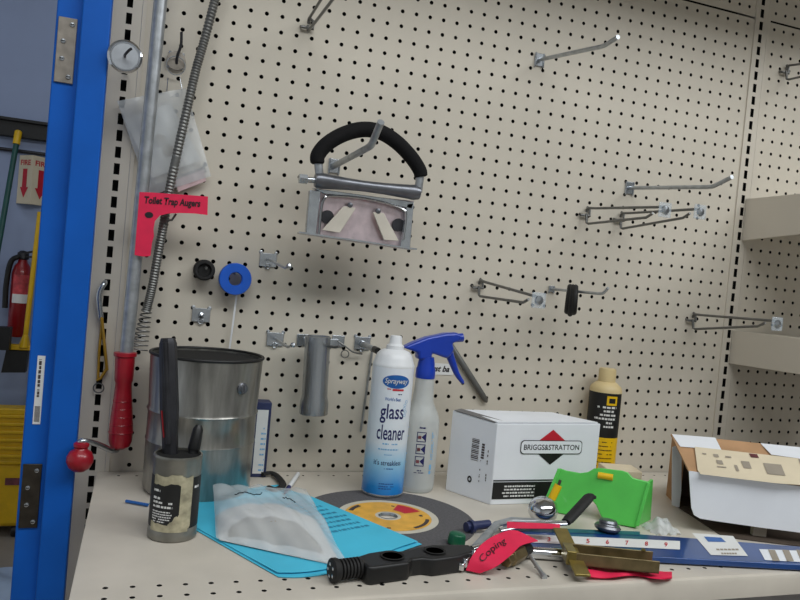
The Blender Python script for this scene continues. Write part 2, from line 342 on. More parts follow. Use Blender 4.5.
# right bay shelves (end brackets show) and the canopy shelf over the bay
def bayshelf(zt, zb, L, H, label):
    x = XR + 0.006
    t = thing('bay_shelf', label, 'shelf', (x, -L / 2, zb), 'shelves of the right bay')
    MB().prism([(x, -0.004, zt), (x, -L, zt), (x, -L, zt - H), (x, -0.004, zb)], (0.004, 0, 0)).build('end_bracket', 'enamel', t, bevel=0.001)
    MB().box((x + 0.17, -L / 2 - 0.003, zt - 0.012), (0.33, L - 0.006, 0.02)).box((x + 0.17, -L + 0.004, zt - 0.018), (0.33, 0.006, 0.036)).build('deck', 'enamel', t, bevel=0.001)
a = W(745, 200, x=XR); b2 = W(740, 242, y=0)
bayshelf(0.571, 0.484, 0.33, 0.066, 'cream shelf end at far right, upper of the two in the right bay')
bayshelf(0.299, 0.229, 0.33, 0.064, 'cream shelf end at far right, lower of the two in the right bay')
t = thing('canopy_shelf', 'cream shelf above the pegboard just over the picture, shading its top', 'shelf', (0.5, -0.15, 1.12))
MB().box((0.62, -0.18, 1.12), (1.55, 0.35, 0.03)).build('deck', 'enamel', t, bevel=0.002)
for x in (XL, XR): MB().prism([(x, -0.003, 1.105), (x, -0.33, 1.105), (x, -0.33, 1.085), (x, -0.003, 1.04)], (0.004, 0, 0)).build('bracket', 'enamel', t)
# ------------------------------------------------------------------ peg hooks
def plate(m, c, w=0.022, h=0.022):
    c = V(c); m.box(c + V((0, -0.0015, 0)), (w, 0.002, h))
def plate_hook(uv, elbow, tip, label, r=0.0036, pw=0.02, group='straight hooks on the pegboard', ph=0.024):
    p = W(*uv, y=0); t = thing('peg_hook', label, 'hook', p + V((0, -0.003, 0)), group)
    e = W(*elbow, x=p.x); q = W(*tip, x=p.x)
    m = MB(); plate(m, p, pw, ph)
    m.build('back_plate', 'zinc', t, bevel=0.001)
    m = MB()
    for sx in (-1, 1): m.tube([p + V((sx * pw * 0.42, -0.003, ph * 0.5)), p + V((sx * pw * 0.42, -0.003, -ph * 0.55)), p + V((sx * pw * 0.42, 0.004, -ph * 0.62))], 0.0014, 6)
    m.build('prong', 'zinc', t)
    s = p + V((0, -0.002, 0))
    e1 = e + (s - e).normalized() * 0.012; e2 = e + (q - e).normalized() * 0.010
    MB().tube([s, e1] + arc([e1, e + ((s - e).normalized() + (q - e).normalized()) * 0.002, e2], 4)[1:] + [q], r, 10).build('arm', 'steel', t)
    return t, p, e
plate_hook((539, 60), (604, 46), (618, 37), 'single straight steel hook highest on the middle pegboard, pointing right')
plate_hook((629, 188), (712, 187), (732, 177), 'long straight steel hook right of centre, above the pair of wire scan hooks')
def scan_hook(uv_a, uv_top, uv_bot0, uv_bot, label, plate_uv=None, tip=True, r=0.0024, px0=None):
    p = W(*uv_a, y=0); t = thing('scan_hook', label, 'hook', p + V((0, -0.003, 0)), 'double wire scan hooks')
    tp = W(*uv_top, x=p.x); bt = W(*uv_bot, x=p.x)
    up = V((p.x, -0.012, p.z + 0.010)); lo = W(*uv_bot0, x=p.x); lo = V((p.x, -0.012, min(lo.z, p.z - 0.004)))
    MB().tube([p + V((-0.010, 0.004, 0.0)), p + V((-0.010, -0.006, -0.003)), p + V((0.009, -0.006, -0.003)), p + V((0.009, -0.004, 0.010)), p + V((0.002, -0.006, 0.013))], 0.0026, 8).build('crossbar', 'wire', t)
    MB().tube(arc([up + V((0.001, 0.006, -0.006)), up, up + (tp - up) * 0.12], 4) + [tp], r, 8).build('upper_wire', 'wire', t)
    d = (bt - lo).normalized()
    MB().tube([V((p.x, -0.008, p.z)), lo + V((0, 0, 0.002)), lo + d * 0.006, bt - d * 0.012, bt + V((0, -0.004, 0.006))], r, 8).build('lower_wire', 'wire', t)
    if plate_uv:
        c = tp + V((0, -0.003, -0.005)); f = (CP - c); f.z = 0; f.normalize(); f = V((-0.0, -1, 0))
        MB().box(c, (0.024, 0.0025, 0.024)).build('price_plate', 'clear_plate', t, bevel=0.001)
        MB().lathe([(0.0075, 0), (0.0065, 0.002), (0.0, 0.0035)], c + V((0, -0.001, 0)), (0, -1, 0), 16).build('plate_boss', 'zinc', t)
    return t
M['clear_plate'] = mat('clear_acrylic_tag', (206, 218, 228), 0.12, vary=0.04, alpha=0.32)
scan_hook((477, 286), (538, 297), (478, 296), (527, 303), 'wire scan hook with clear price plate left of the black rubber washers', True)
scan_hook((584, 214), (664, 207), (585, 224), (651, 217), 'left of the two crossed wire scan hooks under the long straight hook', True)
scan_hook((618, 219), (699, 209), (619, 229), (688, 217), 'right of the two crossed wire scan hooks under the long straight hook', True)
scan_hook((690, 319), (776, 321), (692, 329), (763, 326), 'wire scan hook at right reaching across the right upright to its price plate', True)
scan_hook((307, 27), (327, -10), (304, 37), (340, -10), 'wire scan hook cut off by the top edge above the black foam handle', False)
scan_hook((783, 72), (860, 55), (783, 81), (850, 66), 'wire scan hook at the top right corner in the right bay', False)
# hook carrying rubber washers
t, p, e = plate_hook((551, 289), (603, 294), (608, 288), 'short hook with the black rubber washers hanging on it', r=0.0026, pw=0.012, ph=0.012)
for k, (f, rr) in enumerate(((0.38, 0.027), (0.44, 0.029), (0.50, 0.027))):
    c = p + (e - p) * f + V((0, 0, -(rr * 0.84 - 0.0050 - 0.0026))); o = MB().torus((0, 0, 0), (0.84, -0.50, 0.03 * (k - 1)), rr * 0.84, 0.0050, 30, 10)
    o.v = [q + c for q in o.v]; o = o.build('rubber_washer', 'rubber', None, c)
    tag(o, ['black rubber washer on the short hook, nearest the pegboard', 'black rubber washer on the short hook, middle of three', 'black rubber washer on the short hook, farthest from the pegboard'][k], 'washer', 'rubber washers on the short hook')
# ------------------------------------------------------------------ small hardware on the board, left half
def knobhook(uv, elbow, ball, label, mm='zinc', pw=0.028):
    p = W(*uv, y=0); t = thing('ball_tip_hook', label, 'hook', p, 'small zinc plate hooks')
    MB().box(p + V((0, -0.002, 0)), (pw, 0.002, 0.022)).torus(p + V((0, -0.003, -0.010)), (0, 1, 0), 0.004, 0.0012, 14, 6).build('back_plate', mm, t, bevel=0.0008)
    pr = MB()
    for sx in (-1, 1): pr.lathe([(0.003, 0), (0.003, 0.003), (0.0, 0.004)], p + V((sx * pw * 0.45, 0.001, 0.012)), (0, -1, 0), 10)
    pr.build('prong', mm, t)
    if elbow:
        e = W(*elbow, x=p.x); q = W(*ball, x=p.x)
        MB().tube([p + V((0, -0.002, 0.001)), e + (p - e) * 0.12, e, q], 0.0022, 8).build('arm', 'steel', t)
        MB().lathe([(0.0, -0.004), (0.003, -0.0032), (0.0042, 0), (0.003, 0.0032), (0.0, 0.004)], q, (0, 0, 1), 14).build('ball_tip', 'zinc', t)
    else:
        MB().lathe([(0.005, 0), (0.0042, 0.004), (0.0, 0.006)], p + V((0, -0.003, 0)), (0, -1, 0), 16).build('rivet', 'zinc', t)
    return t, p
knobhook((268, 260), (286, 268), (289, 266), 'small zinc ball tipped hook right of the blue tape spool')
knobhook((275, 339), (288, 347), (293, 345), 'small zinc ball tipped hook left of the hanging metal sleeve')
knobhook((201, 315), None, None, 'small square zinc plate with a rivet below the black rubber plug', 'steel')
t, p = knobhook((362, 343), None, None, 'small zinc plate hook ending in a dark tip left of the white spray can', 'zinc')
q = W(378, 351, x=p.x); MB().tube([p + V((0, -0.003, -0.001)), p + (q - p) * 0.8], 0.0048, 12).build('arm', 'steel', t); MB().tube([p + (q - p) * 0.8, q], 0.0056, 12).build('dark_tip', 'black', t)
# black plug
c = W(204, 270, y=-0.012)
t = thing('rubber_plug', 'round black ribbed rubber plug left of the blue tape spool', 'plug', (c.x, 0, c.z))
MB().lathe([(0.012, 0), (0.0165, 0.002), (0.0165, 0.010), (0.0155, 0.0115), (0.0165, 0.013), (0.0165, 0.021), (0.0145, 0.024), (0.011, 0.024), (0.009, 0.018), (0.0, 0.018)], (c.x, -0.001, c.z), (0, -1, 0), 32).build('body', 'rubber', t)
MB().tube([(c.x + 0.002, -0.012, c.z + 0.006), (c.x + 0.002, -0.030, c.z + 0.003)], 0.002, 8).build('hook_pin', 'wire', t)
# blue tape spool
c = W(235, 279, y=-0.02)
t = thing('thread_tape_spool', 'blue ring spool of white thread tape trailing down the pegboard', 'tape', (c.x, 0, c.z))
MB().lathe([(0.0105, 0.0), (0.0245, 0.0), (0.0255, 0.0015), (0.0255, 0.014), (0.0245, 0.0155), (0.0115, 0.0155), (0.0105, 0.0145)], (c.x, -0.012, c.z), (0, -1, 0), 40, closed=True).build('spool', 'bluetape', t)
MB().tube([(c.x, 0.002, c.z + 0.0085), (c.x, -0.036, c.z + 0.0085)], 0.0016, 8).build('hook_pin', 'wire', t)
MB().grid(lambda a, b: (c.x + 0.0045 + 0.003 * a - 0.004 * b, -0.012 + 0.010 * b + 0.0006 * math.sin(9 * b), c.z - 0.020 - 0.115 * b), 1, 24, (0, -0.0003, 0)).build('loose_tape_end', 'white', t)
# hanging metal sleeve with its wide plates
p = W(322, 345, y=0)
t = thing('hanging_sleeve', 'galvanised metal sleeve with flared foot hanging on a wide plate hook', 'sleeve', (p.x, -0.04, W(315, 412, y=-0.045).z))
a0 = W(318, 336, y=-0.045); a1 = W(313.5, 414, y=-0.045)
ax = (a0 - a1); L = ax.length
MB().lathe([(0.0222, 0), (0.0232, 0.001), (0.0232, 0.020), (0.0208, 0.030), (0.0208, L - 0.001), (0.0195, L), (0.019, L - 0.004), (0.019, 0.034), (0.0210, 0.022), (0.0210, 0.002)], a1, ax, 36, closed=True).build('sleeve', 'sleeve', t)
b = MB()
for uv in ((303, 340), (338, 341)): c = W(*uv, y=0); plate(b, c, 0.022, 0.020)
c1, c2 = W(303, 341, y=0), W(338, 342, y=0); b.box((c1 + c2) / 2 + V((0, -0.004, 0)), ((c2 - c1).length, 0.002, 0.012)); b.build('wide_plate', 'zinc', t, bevel=0.0008)
e = W(327, 349, x=p.x); s = W(320, 351, x=p.x)
MB().tube([p + V((0, -0.002, 0)), V((p.x, -0.09, a0.z - 0.012)), V((p.x + 0.004, -0.097, a0.z - 0.010))], 0.0022, 8).build('hook_arm', 'wire', t)
# wire ring next to the sleeve
c = W(345, 354, y=-0.008)
t = thing('split_ring', 'thin wire ring with a bent tail between sleeve and spray can', 'ring', c)
MB().torus(c, (0.2, 1, 0), 0.0065, 0.0009, 24, 6).build('ring', 'wire', t)
MB().tube(arc([W(338, 341, y=-0.006), W(345, 346, y=-0.012), W(353, 352, y=-0.012), W(362, 354, y=-0.006)], 5), 0.0013, 6).build('tail', 'wire', t)
# flat bar behind the can, slanted rod behind the trigger
t0, t1 = W(372, 352, y=-0.003), W(360.5, 432, y=-0.003)
tag(MB().tube([t0, t1 + (t0 - t1) * 0.04, t1], [0.0040, 0.0040, 0.0025], 8, sy=0.45).build('steel_strip', 'steel', None, t0), 'narrow grey steel strip hanging behind the left edge of the spray can', 'bar')
t0, t1 = W(446, 338, y=-0.006), W(487, 402, y=-0.006)
d = (t1 - t0)
tag(MB().tube([V((t0.x, -0.0005, t0.z + 0.004)), t0 + d * 0.03, t0 + d * 0.9, t0 + d * 0.97, t1], [0.005, 0.0056, 0.0054, 0.0045, 0.002], 12).build('steel_rod', 'wire', None, t0), 'grey round steel rod slanting down right from behind the blue trigger', 'rod')
c = W(443, 369, y=0); e1 = (W(458, 369.5, y=0) - W(430, 368, y=0)); e1.y = 0; e1.normalize(); e2 = V((-e1.z, 0, e1.x)); 
t = thing('shelf_tag', 'white handwritten label strip stuck to the pegboard behind the blue trigger', 'label', c)
MB().prism([c + e1 * x + e2 * y + V((0, -0.0012, 0)) for x, y in ((-0.030, -0.011), (0.020, -0.010), (0.020, 0.010), (-0.030, 0.010))], (0, 0.0006, 0)).build('strip', 'paper', t)
text('rst ba', -0.005, 0.0005, 0.034, 0.011, plane_map(c + V((0, -0.0012, 0)), e1, e2, 0.0004), 'ink', 'handwriting', t, 0.3, 0.03)
# ------------------------------------------------------------------ chrome tool with foam handle on its hook
plate_hook((334, 166), (371, 146), (381, 122), 'straight hook carrying the chrome tool by its black foam handle', r=0.0052)
Y = -0.105
def S(u, v, y=Y): return W(u, v, y=y)
t = thing('hand_tool', 'chrome plate tool with arched black foam handle hanging on a hook', 'tool', S(360, 235))
arcp = [(317.5, 164), (318, 155), (327, 144), (343, 134.5), (362, 129.5), (380, 132), (397, 142.5), (411, 157), (419.5, 170), (421, 177)]
pts = arc([S(*q) for q in arcp], 6); n = len(pts)
MB().tube(pts, [0.0104 + 0.0016 * math.sin(math.pi * i / (n - 1)) ** 0.5 if 0 < i < n - 1 else 0.0085 for i in range(n)], 18).build('foam_grip', 'foam', t)
MB().tube([S(318, 160), S(320, 180)], 0.0066, 16).build('handle_post', 'steel', t); MB().tube([S(420.5, 174), S(418, 192)], 0.0066, 16).build('handle_post', 'steel', t)
l, r = S(315, 180), S(419, 193); d = r - l
MB().tube([l + d * k for k in (0, .03, .06, .25, .45, .65, .9, .95, 1)], [.0105, .0125, .0125, .0098, .0086, .0092, .0115, .0125, .0105], 24).build('barrel', 'castgrey', t)
nut = MB().tube([S(299, 178.5), S(307, 179.5)], 0.0078, 6).tube([S(306, 179.5), S(316, 180.5)], 0.0045, 12); nut.build('end_nut', 'zinc', t)
def P(u, v, dy=0.0): return S(u, v, Y + 0.008 + dy)
# housing: outer rim plate with an arched window, two pale levers, two dark discs, foot plate
M['rosy_chrome'] = mat('chrome_red_reflection_tint', (224, 206, 210), 0.28, 0.7, vary=0.12, scale=60)  # pink of a red reflection put into the base colour
M['pale_lever'] = mat('pale_cream_lever', (214, 206, 192), 0.4, vary=0.05)
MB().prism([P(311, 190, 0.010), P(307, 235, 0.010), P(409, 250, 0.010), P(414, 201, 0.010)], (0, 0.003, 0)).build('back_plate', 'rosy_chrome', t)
rim = arc([P(319, 234), P(321, 212), P(324, 199), P(332, 196), P(360, 198), P(385, 203), P(402, 209), P(406, 216), P(403, 240)], 5)
MB().tube(rim, 0.0022, 8).build('window_rim', 'chrome', t)
sd = MB().prism([P(310, 190), P(321, 191), P(316, 236), P(306, 234)], (0, 0.012, 0)).prism([P(407, 204), P(414, 203), P(410, 250), P(400, 248)], (0, 0.012, 0)).prism([P(313, 188), P(414, 202), P(412, 209), P(395, 205), P(360, 197), P(326, 194)], (0, 0.010, 0))
sd.build('housing', 'zinc', t, bevel=0.0008)
for pl in ([(344, 206), (356, 208), (340, 233), (322, 230)], [(373, 212), (384, 213), (399, 241), (384, 240)]):
    MB().prism([P(u, v, -0.002) for u, v in pl], (0, 0.004, 0)).build('lever', 'pale_lever', t, bevel=0.0008)
for c in ((327, 217), (398, 225)):
    MB().lathe([(0.0105, 0), (0.0105, 0.003), (0.0, 0.0035)], P(*c, 0.008), (0, -1, 0), 24).build('roller', 'darkmetal', t)
for c in ((350, 205), (378, 211)): MB().lathe([(0.0045, 0), (0.004, 0.003), (0, 0.004)], P(*c), (0, -1, 0), 16).build('pivot_pin', 'castgrey', t)
q0, q1 = S(299, 233), S(417, 250)
MB().prism([q0, q1, q1 + V((-0.004, 0.036, 0.0)), q0 + V((0.004, 0.036, 0))], (0, 0, 0.0025)).build('foot_plate', 'zinc', t)
# ------------------------------------------------------------------ auger, disc, bag, keyfob
YA = -0.045
def U(u, v, y=YA): return W(u, v, y=y)
t = thing('drain_auger', 'galvanised closet auger with red grip and red crank ball hanging on the left upright', 'auger', U(125, 448))
MB().tube([U(164.5, -40), U(126, 356)], 0.0097, 20).build('tube', 'steel', t)
g0, g1 = U(125.5, 352), U(119.8, 449); d = g1 - g0
MB().tube([g0 + d * k for k in (0, .005, .04, .05, .10, .25, .29, .32, .45, .62, .80, .92, .97, 1)], [.0118, .0165, .0165, .0142, .0142, .0135, .0132, .0116, .0128, .0152, .0172, .0168, .014, .006], 24).build('grip', 'red', t)
for k in (0.5, 0.58, 0.66, 0.74, 0.82): MB().torus(g0 + d * k, d, .0128 + (k - .45) * .0125, 0.0008, 24, 6).build('grip_ring', 'red', t)
cr = MB().tube(arc([U(117, 450), U(111, 450, -0.06), U(97, 444, -0.085), U(84, 441, -0.10), U(79, 444, -0.10), U(78, 452, -0.10)], 5), 0.0042, 10); cr.build('crank_rod', 'zinc', t)
c = U(80, 459, -0.10)
MB().lathe([(0.0, -0.0185), (0.008, -0.017), (0.0145, -0.012), (0.018, -0.004), (0.018, 0.003), (0.0145, 0.0105), (0.0095, 0.0135), (0.0085, 0.016), (0.0105, 0.0185), (0.0105, 0.022), (0.007, 0.0245), (0.0, 0.025)], c, (0.02, 0, 1), 28).build('crank_ball', 'red', t)
cab = [(222, -25), (215, 0), (205, 38), (196, 70), (188, 105), (179, 145), (170, 187), (164, 222), (158, 255), (152, 288), (146, 312)]
cp = arc([U(u, v, -0.034) for u, v in cab], 24); cr = []
for i in range(len(cp)): cr.append(0.0071 if i % 2 else 0.0061)
MB().tube(cp, cr, 12).build('spring_cable', 'wire', t)
hel = []
e0, e1 = U(147, 308, -0.034), U(139, 350, -0.034)
for i in range(9 * 12 + 1):
    f = i / (9 * 12); c = e0 + (e1 - e0) * f; a = 2 * math.pi * 9 * f; rr = 0.007 + 0.005 * f
    hel.append(c + V((math.cos(a) * rr, math.sin(a) * rr, 0)))
MB().tube(hel, 0.0011, 6).build('open_coil', 'wire', t)
b = MB().tube([V((U(166, 218, -0.02).x, -0.001, U(166, 218, -0.02).z)), U(165, 221, -0.044), U(172, 220, -0.046), U(176, 214, -0.044)], 0.0018, 8).build('cable_clip', 'wire', t)
# pink tag
def G(u, v, y=-0.060): return W(u, v, y=y)
o = G(140, 193); t = thing('paper_tag', 'pink handwritten paper tag taped around the auger tube', 'tag', G(150, 255))
out = [(139.5, 192), (153, 192.5), (208, 196.5), (207.5, 215), (195, 213.5), (180, 213), (168, 213.5), (160, 215.5), (155, 221), (153.5, 229), (154, 236), (152, 243), (150.5, 256), (143, 256.5), (134.5, 255)]
MB().prism([G(u, v) for u, v in out], (0, 0.0008, 0)).build('paper', 'pink', t, flat=True)
e1 = (G(205, 202) - G(146, 198)).normalized(); e2 = V((-e1.z, 0, e1.x)); mp = plane_map(G(172, 203), e1, e2, 0.0006)
text("Toilet Trap Augers", 0.001, 0.0005, 0.080, 0.014, mp, 'ink', 'handwriting', t, 0.15, 0.03)
ellipse(MB(), *[0, 0], 0.006, 0.0045, plane_map(G(149, 215), e1, e2, 0.0006)).build('ink_blot', 'ink', t, flat=True)
# chrome disc on hook
c = W(125, 57, y=-0.092)
t = thing('chrome_disc', 'round chrome escutcheon plate hanging over the left upright slots', 'plate', c)
MB().lathe([(0.004, 0.002), (0.0190, 0.002), (0.0208, 0.0045), (0.0234, 0.003), (0.0228, -0.002), (0.006, -0.003)], c, (0, -1, 0), 40).build('plate', 'chrome', t)
MB().lathe([(0.0, 0.0034), (0.0178, 0.0030), (0.0188, 0.0018)], c, (0, -1, 0), 36).build('satin_face', 'satin', t)
MB().tube(arc([c + V((0, 0.091, 0)), c + V((0, 0.04, 0)), c + V((0, -0.004, 0)), c + V((0.001, -0.013, 0.001)), c + V((0.006, -0.020, 0.006)), c + V((0.009, -0.021, 0.008))], 4), 0.0019, 8).build('hook_pin', 'darkmetal', t)
# ring hook with clear bag
p = W(176, 62, y=0)
t = thing('ring_hook', 'zinc plate hook with a grey half ring and dark prong over the plastic bag', 'hook', p)
MB().box(p + V((0, -0.002, 0.002)), (0.024, 0.002, 0.026)).build('back_plate', 'zinc', t, bevel=0.001)
MB().lathe([(0.002, 0), (0.014, 0.001), (0.0145, 0.003), (0.002, 0.004)], p + V((0, -0.003, 0.001)), (0, -1, 0), 28).build('half_ring', 'hinge', t)
MB().tube(arc([p + V((0.001, -0.006, -0.004)), p + V((0.001, -0.012, 0.006)), W(181, 45, y=-0.016), W(181.5, 32, y=-0.018)], 4), 0.0021, 8).build('prong', 'darkmetal', t)
MB().torus(p + V((0, -0.010, -0.008)), (0, 1, 0.1), 0.014, 0.0008, 28, 6).build('wire_ring', 'zinc', t)
lp = [(168, 78), (167, 92), (170, 98), (176, 94), (180, 98), (182, 92), (180, 78)]
MB().tube(arc([W(u, v, y=-0.012) for u, v in lp], 5), 0.0007, 6).build('wire_loop', 'zinc', t)
YB = -0.014
def bag_fn(cs, bulge, y=YB, wr=0.0012):
    c00, c10, c01, c11 = [W(*q, y=y) for q in cs]
    def fn(a, b):
        q = (c00 * (1 - a) + c10 * a) * (1 - b) + (c01 * (1 - a) + c11 * a) * b
        return q + V((0, -bulge * math.sin(math.pi * a) ** 0.6 * math.sin(math.pi * b) ** 0.6 + wr * math.sin(19 * a + 7 * b) * math.cos(13 * b - 5 * a), 0))
    return fn
cs = ((117, 101), (186, 88), (150, 196), (211, 176))
t = thing('plastic_bag', 'clear plastic bag of paper and small parts hanging behind the auger tube', 'bag', W(160, 196, y=YB))
MB().grid(bag_fn(cs, 0.005), 24, 24).build('film', 'bag', t)
MB().prism([W(u, v, y=YB + 0.004) for u, v in ((124, 118), (170, 103), (201, 160), (152, 178))], (0, 0.001, 0)).build('paper_insert', 'paper', t)
M['pinkish'] = mat('pale_pink_label', (206, 178, 180), 0.7, vary=0.1)
MB().prism([W(u, v, y=YB + 0.003) for u, v in ((152, 186), (204, 166), (207, 172), (160, 194))], (0, 0.001, 0)).build('dark_strip', 'darkprint', t)
MB().prism([W(u, v, y=YB + 0.001) for u, v in ((175, 180), (204, 169), (206, 181), (178, 192))], (0, 0.001, 0)).build('pink_insert', 'pinkish', t)
MB().lathe([(0.009, 0), (0.008, 0.003), (0, 0.004)], W(168, 150, y=YB + 0.003), (0, -1, 0), 16).lathe([(0.009, 0), (0.008, 0.003), (0, 0.004)], W(160, 140, y=YB + 0.003), (0, -1, 0), 16).build('small_part', 'faint', t)
# key strap on the upright
t = thing('key_strap', 'silver clip with yellow strap and key ring hanging from an upright slot', 'key strap', W(100, 392, y=-0.01))
MB().tube(arc([W(106, 281, y=0.0), W(104, 284, y=-0.014), W(100, 291, y=-0.016), W(99, 300, y=-0.015), W(101, 318, y=-0.012)], 5), [0.0034] * 3 + [0.0042] * 18, 10).build('clip', 'zinc', t)
MB().tube([W(101.5, 317, y=-0.012), W(104, 340, y=-0.012), W(107, 370, y=-0.010)], 0.0058, 8, sy=0.4).tube([W(102.5, 317, y=-0.010), W(99, 352, y=-0.009), W(98, 378, y=-0.009)], 0.0050, 8, sy=0.4).tube([W(107, 368, y=-0.010), W(101, 378, y=-0.010), W(97, 380, y=-0.009)], 0.0046, 8, sy=0.5).build('strap', 'strap_yellow', t)
MB().torus(W(98.5, 388, y=-0.010), (0.1, 1, 0.1), 0.0075, 0.0010, 24, 6).build('key_ring', 'wire', t)
# ------------------------------------------------------------------ things on the shelf, left
bc = V((-0.0295, -0.092, 0.0026)); br = 0.0815; bh = 0.199
t = thing('tin_pail', 'large round tin pail with black rim standing against the pegboard', 'pail', bc)
MB().lathe([(0, 0.002), (br - 0.006, 0.0), (br - 0.004, 0.004), (br - 0.003, 0.071), (br - 0.0018, 0.074), (br - 0.003, 0.077), (br - 0.003, 0.114), (br - 0.0008, 0.118), (br - 0.003, 0.122), (br, bh - 0.006), (br, bh), (br - 0.002, bh), (br - 0.002, bh - 0.006), (br - 0.006, 0.01), (0, 0.008)], bc, (0, 0, 1), 64).build('body', 'pailsteel', t)
MB().torus(bc + V((0, 0, bh)), (0, 0, 1), br, 0.0024, 64, 10).build('rim', 'black', t)
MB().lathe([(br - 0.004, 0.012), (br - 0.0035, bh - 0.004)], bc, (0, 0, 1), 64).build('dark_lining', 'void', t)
th = math.atan2(-1, -0.13); hp = cyl_map(bc, br, th, 0.0)
w0 = W(240, 388, y=-0.155); dx = V((w0.x - bc.x, w0.y - bc.y, 0)).normalized(); p0 = V((bc.x, bc.y, w0.z)) + dx * (br - 0.002)
MB().lathe([(0.0085, 0), (0.0085, 0.003), (0.0065, 0.004), (0.006, 0.007), (0.0, 0.0075)], p0, dx, 20).box(p0 + dx * 0.0078, (0.002, 0.002, 0.009)).build('rivet_bolt', 'castgrey', t)
# box standing behind the pail
c = W(263, 466, z=0.0); c = V((0.0835, -0.0195, 0)); zt = W(264, 402, y=-0.03).z
t = thing('narrow_box', 'narrow blue and white carton standing right behind the tin pail', 'box', c)
MB().box((c.x - 0.014, c.y, zt / 2), (0.027, 0.030, zt)).build('carton', 'dusk', t, bevel=0.001)
mp = plane_map((c.x - 0.014, c.y - 0.015, 0), (1, 0, 0), (0, 0, 1), 0.0005)
b = MB(); patch(b, -0.009, 0.009, 0.006, zt - 0.012, mp); b.build('white_panel', 'paper', t, flat=True)
b = MB()
for k in range(9): marks(b, 0.000, 0.008, 0.012 + k * 0.0085, 0.003, plane_map((c.x - 0.014, c.y - 0.0155, 0), (1, 0, 0), (0, 0, 1), 0.0005), k)
b.build('panel_print', 'paleblue', t, flat=True)
# tin can with torn label
kc = V((-0.0715, -0.287, 0)); kr = 0.0288; kh = 0.102
t = thing('tin_can', 'opened grey tin can with torn black label holding a file and marker', 'can', kc)
MB().lathe([(0, 0.001), (kr - 0.001, 0), (kr + 0.0006, 0.002), (kr + 0.0004, 0.012), (kr, 0.013), (kr, kh - 0.004), (kr + 0.0006, kh - 0.002), (kr, kh), (kr - 0.002, kh), (kr - 0.002, 0.006), (0, 0.004)], kc, (0, 0, 1), 48).build('body', 'tin_grey', t)
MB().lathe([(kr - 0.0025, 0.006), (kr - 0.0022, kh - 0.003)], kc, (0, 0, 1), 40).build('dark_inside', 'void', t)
th = math.atan2(CP.y - kc.y, CP.x - kc.x); mp = cyl_map(kc, kr, th, 0.0003)
b = MB(); patch(b, -0.044, 0.044, 0.016, 0.078, mp, 24); b.build('label', 'blackprint', t)
torn = MB(); mp2 = cyl_map(kc, kr, th, 0.0007); rr = random.Random(4)
def blob(x0, x1, ylo, yhi, n=12):
    for k in range(n):
        xa = x0 + (x1 - x0) * k / n; xb = x0 + (x1 - x0) * (k + 1) / n
        torn.add([mp2(xa, ylo(k)), mp2(xb, ylo(k + 1)), mp2(xb, yhi(k + 1)), mp2(xa, yhi(k))], [(0, 1, 2, 3)])
js = [rr.uniform(-0.002, 0.002) for _ in range(40)]
blob(-0.029, 0.018, lambda k: 0.070 + js[k], lambda k: 0.081 + js[k + 9] - 0.0015 * (k > 9))
blob(0.006, 0.021, lambda k: 0.018 + js[k + 3], lambda k: 0.079 + js[k + 5])
blob(-0.030, 0.018, lambda k: 0.013, lambda k: 0.023 + js[k + 7] + 0.008 * max(0, (k - 6) / 6))
blob(-0.006, 0.008, lambda k: 0.02, lambda k: 0.024 + 0.012 * k / 12 + js[k])
torn.build('torn_patch', 'tearlabel', t)
b = MB()
for y, w, h in ((0.062, 0.010, 0.003), (0.053, 0.011, 0.003), (0.048, 0.026, 0.0028), (0.043, 0.026, 0.0028), (0.037, 0.024, 0.0016), (0.034, 0.026, 0.0016), (0.031, 0.025, 0.0016), (0.028, 0.024, 0.0016), (0.025, 0.018, 0.0016)):
    marks(b, -0.028, -0.028 + w, y, h, mp2, int(y * 1e4), 0.8)
b.build('label_print', 'paper', t, flat=True)
b = MB(); marks(b, 0.024, 0.032, 0.066, 0.003, mp2, 5); b.build('side_print', 'paper', t, flat=True)
# file and marker in the can
f0, f1 = V((-0.072, -0.283, 0.008)), W(168, 338, y=-0.262)
d = f1 - f0
t = thing('flat_file', 'tall dark grey tool handle standing in the tin can', 'file', f0)
MB().tube([f0, f0 + d * 0.50, f0 + d * 0.62, f0 + d * 0.80, f0 + d * 0.97, f1], [0.0085, 0.0100, 0.0118, 0.0112, 0.0108, 0.0085], 8).build('shaft', 'darkmetal', t, bevel=0.0006)
MB().tube([f0 + d * 0.48 + V((-0.0075, -0.0075, 0)), f0 + d * 0.62 + V((-0.0095, -0.0075, 0))], 0.0011, 6).build('red_stripe', 'extred', t)
MB().tube([f0 + d * 0.45 + V((-0.002, -0.0095, 0)), f0 + d * 0.98 + V((-0.004, -0.009, 0))], 0.0034, 8).build('spine', 'darkmetal', t)
m0, m1 = V((-0.063, -0.284, 0.03)), W(199, 425, y=-0.268)
d = m1 - m0
t = thing('marker_pen', 'short black marker pen leaning right in the tin can', 'marker', m0)
MB().tube([m0, m0 + d * 0.70], 0.0066, 12).build('barrel', 'black', t)
MB().tube([m0 + d * 0.70, m0 + d * 0.72, m0 + d * 0.95, m1], [0.0072, 0.0078, 0.0064, 0.0035], 12).build('cap', 'black', t)
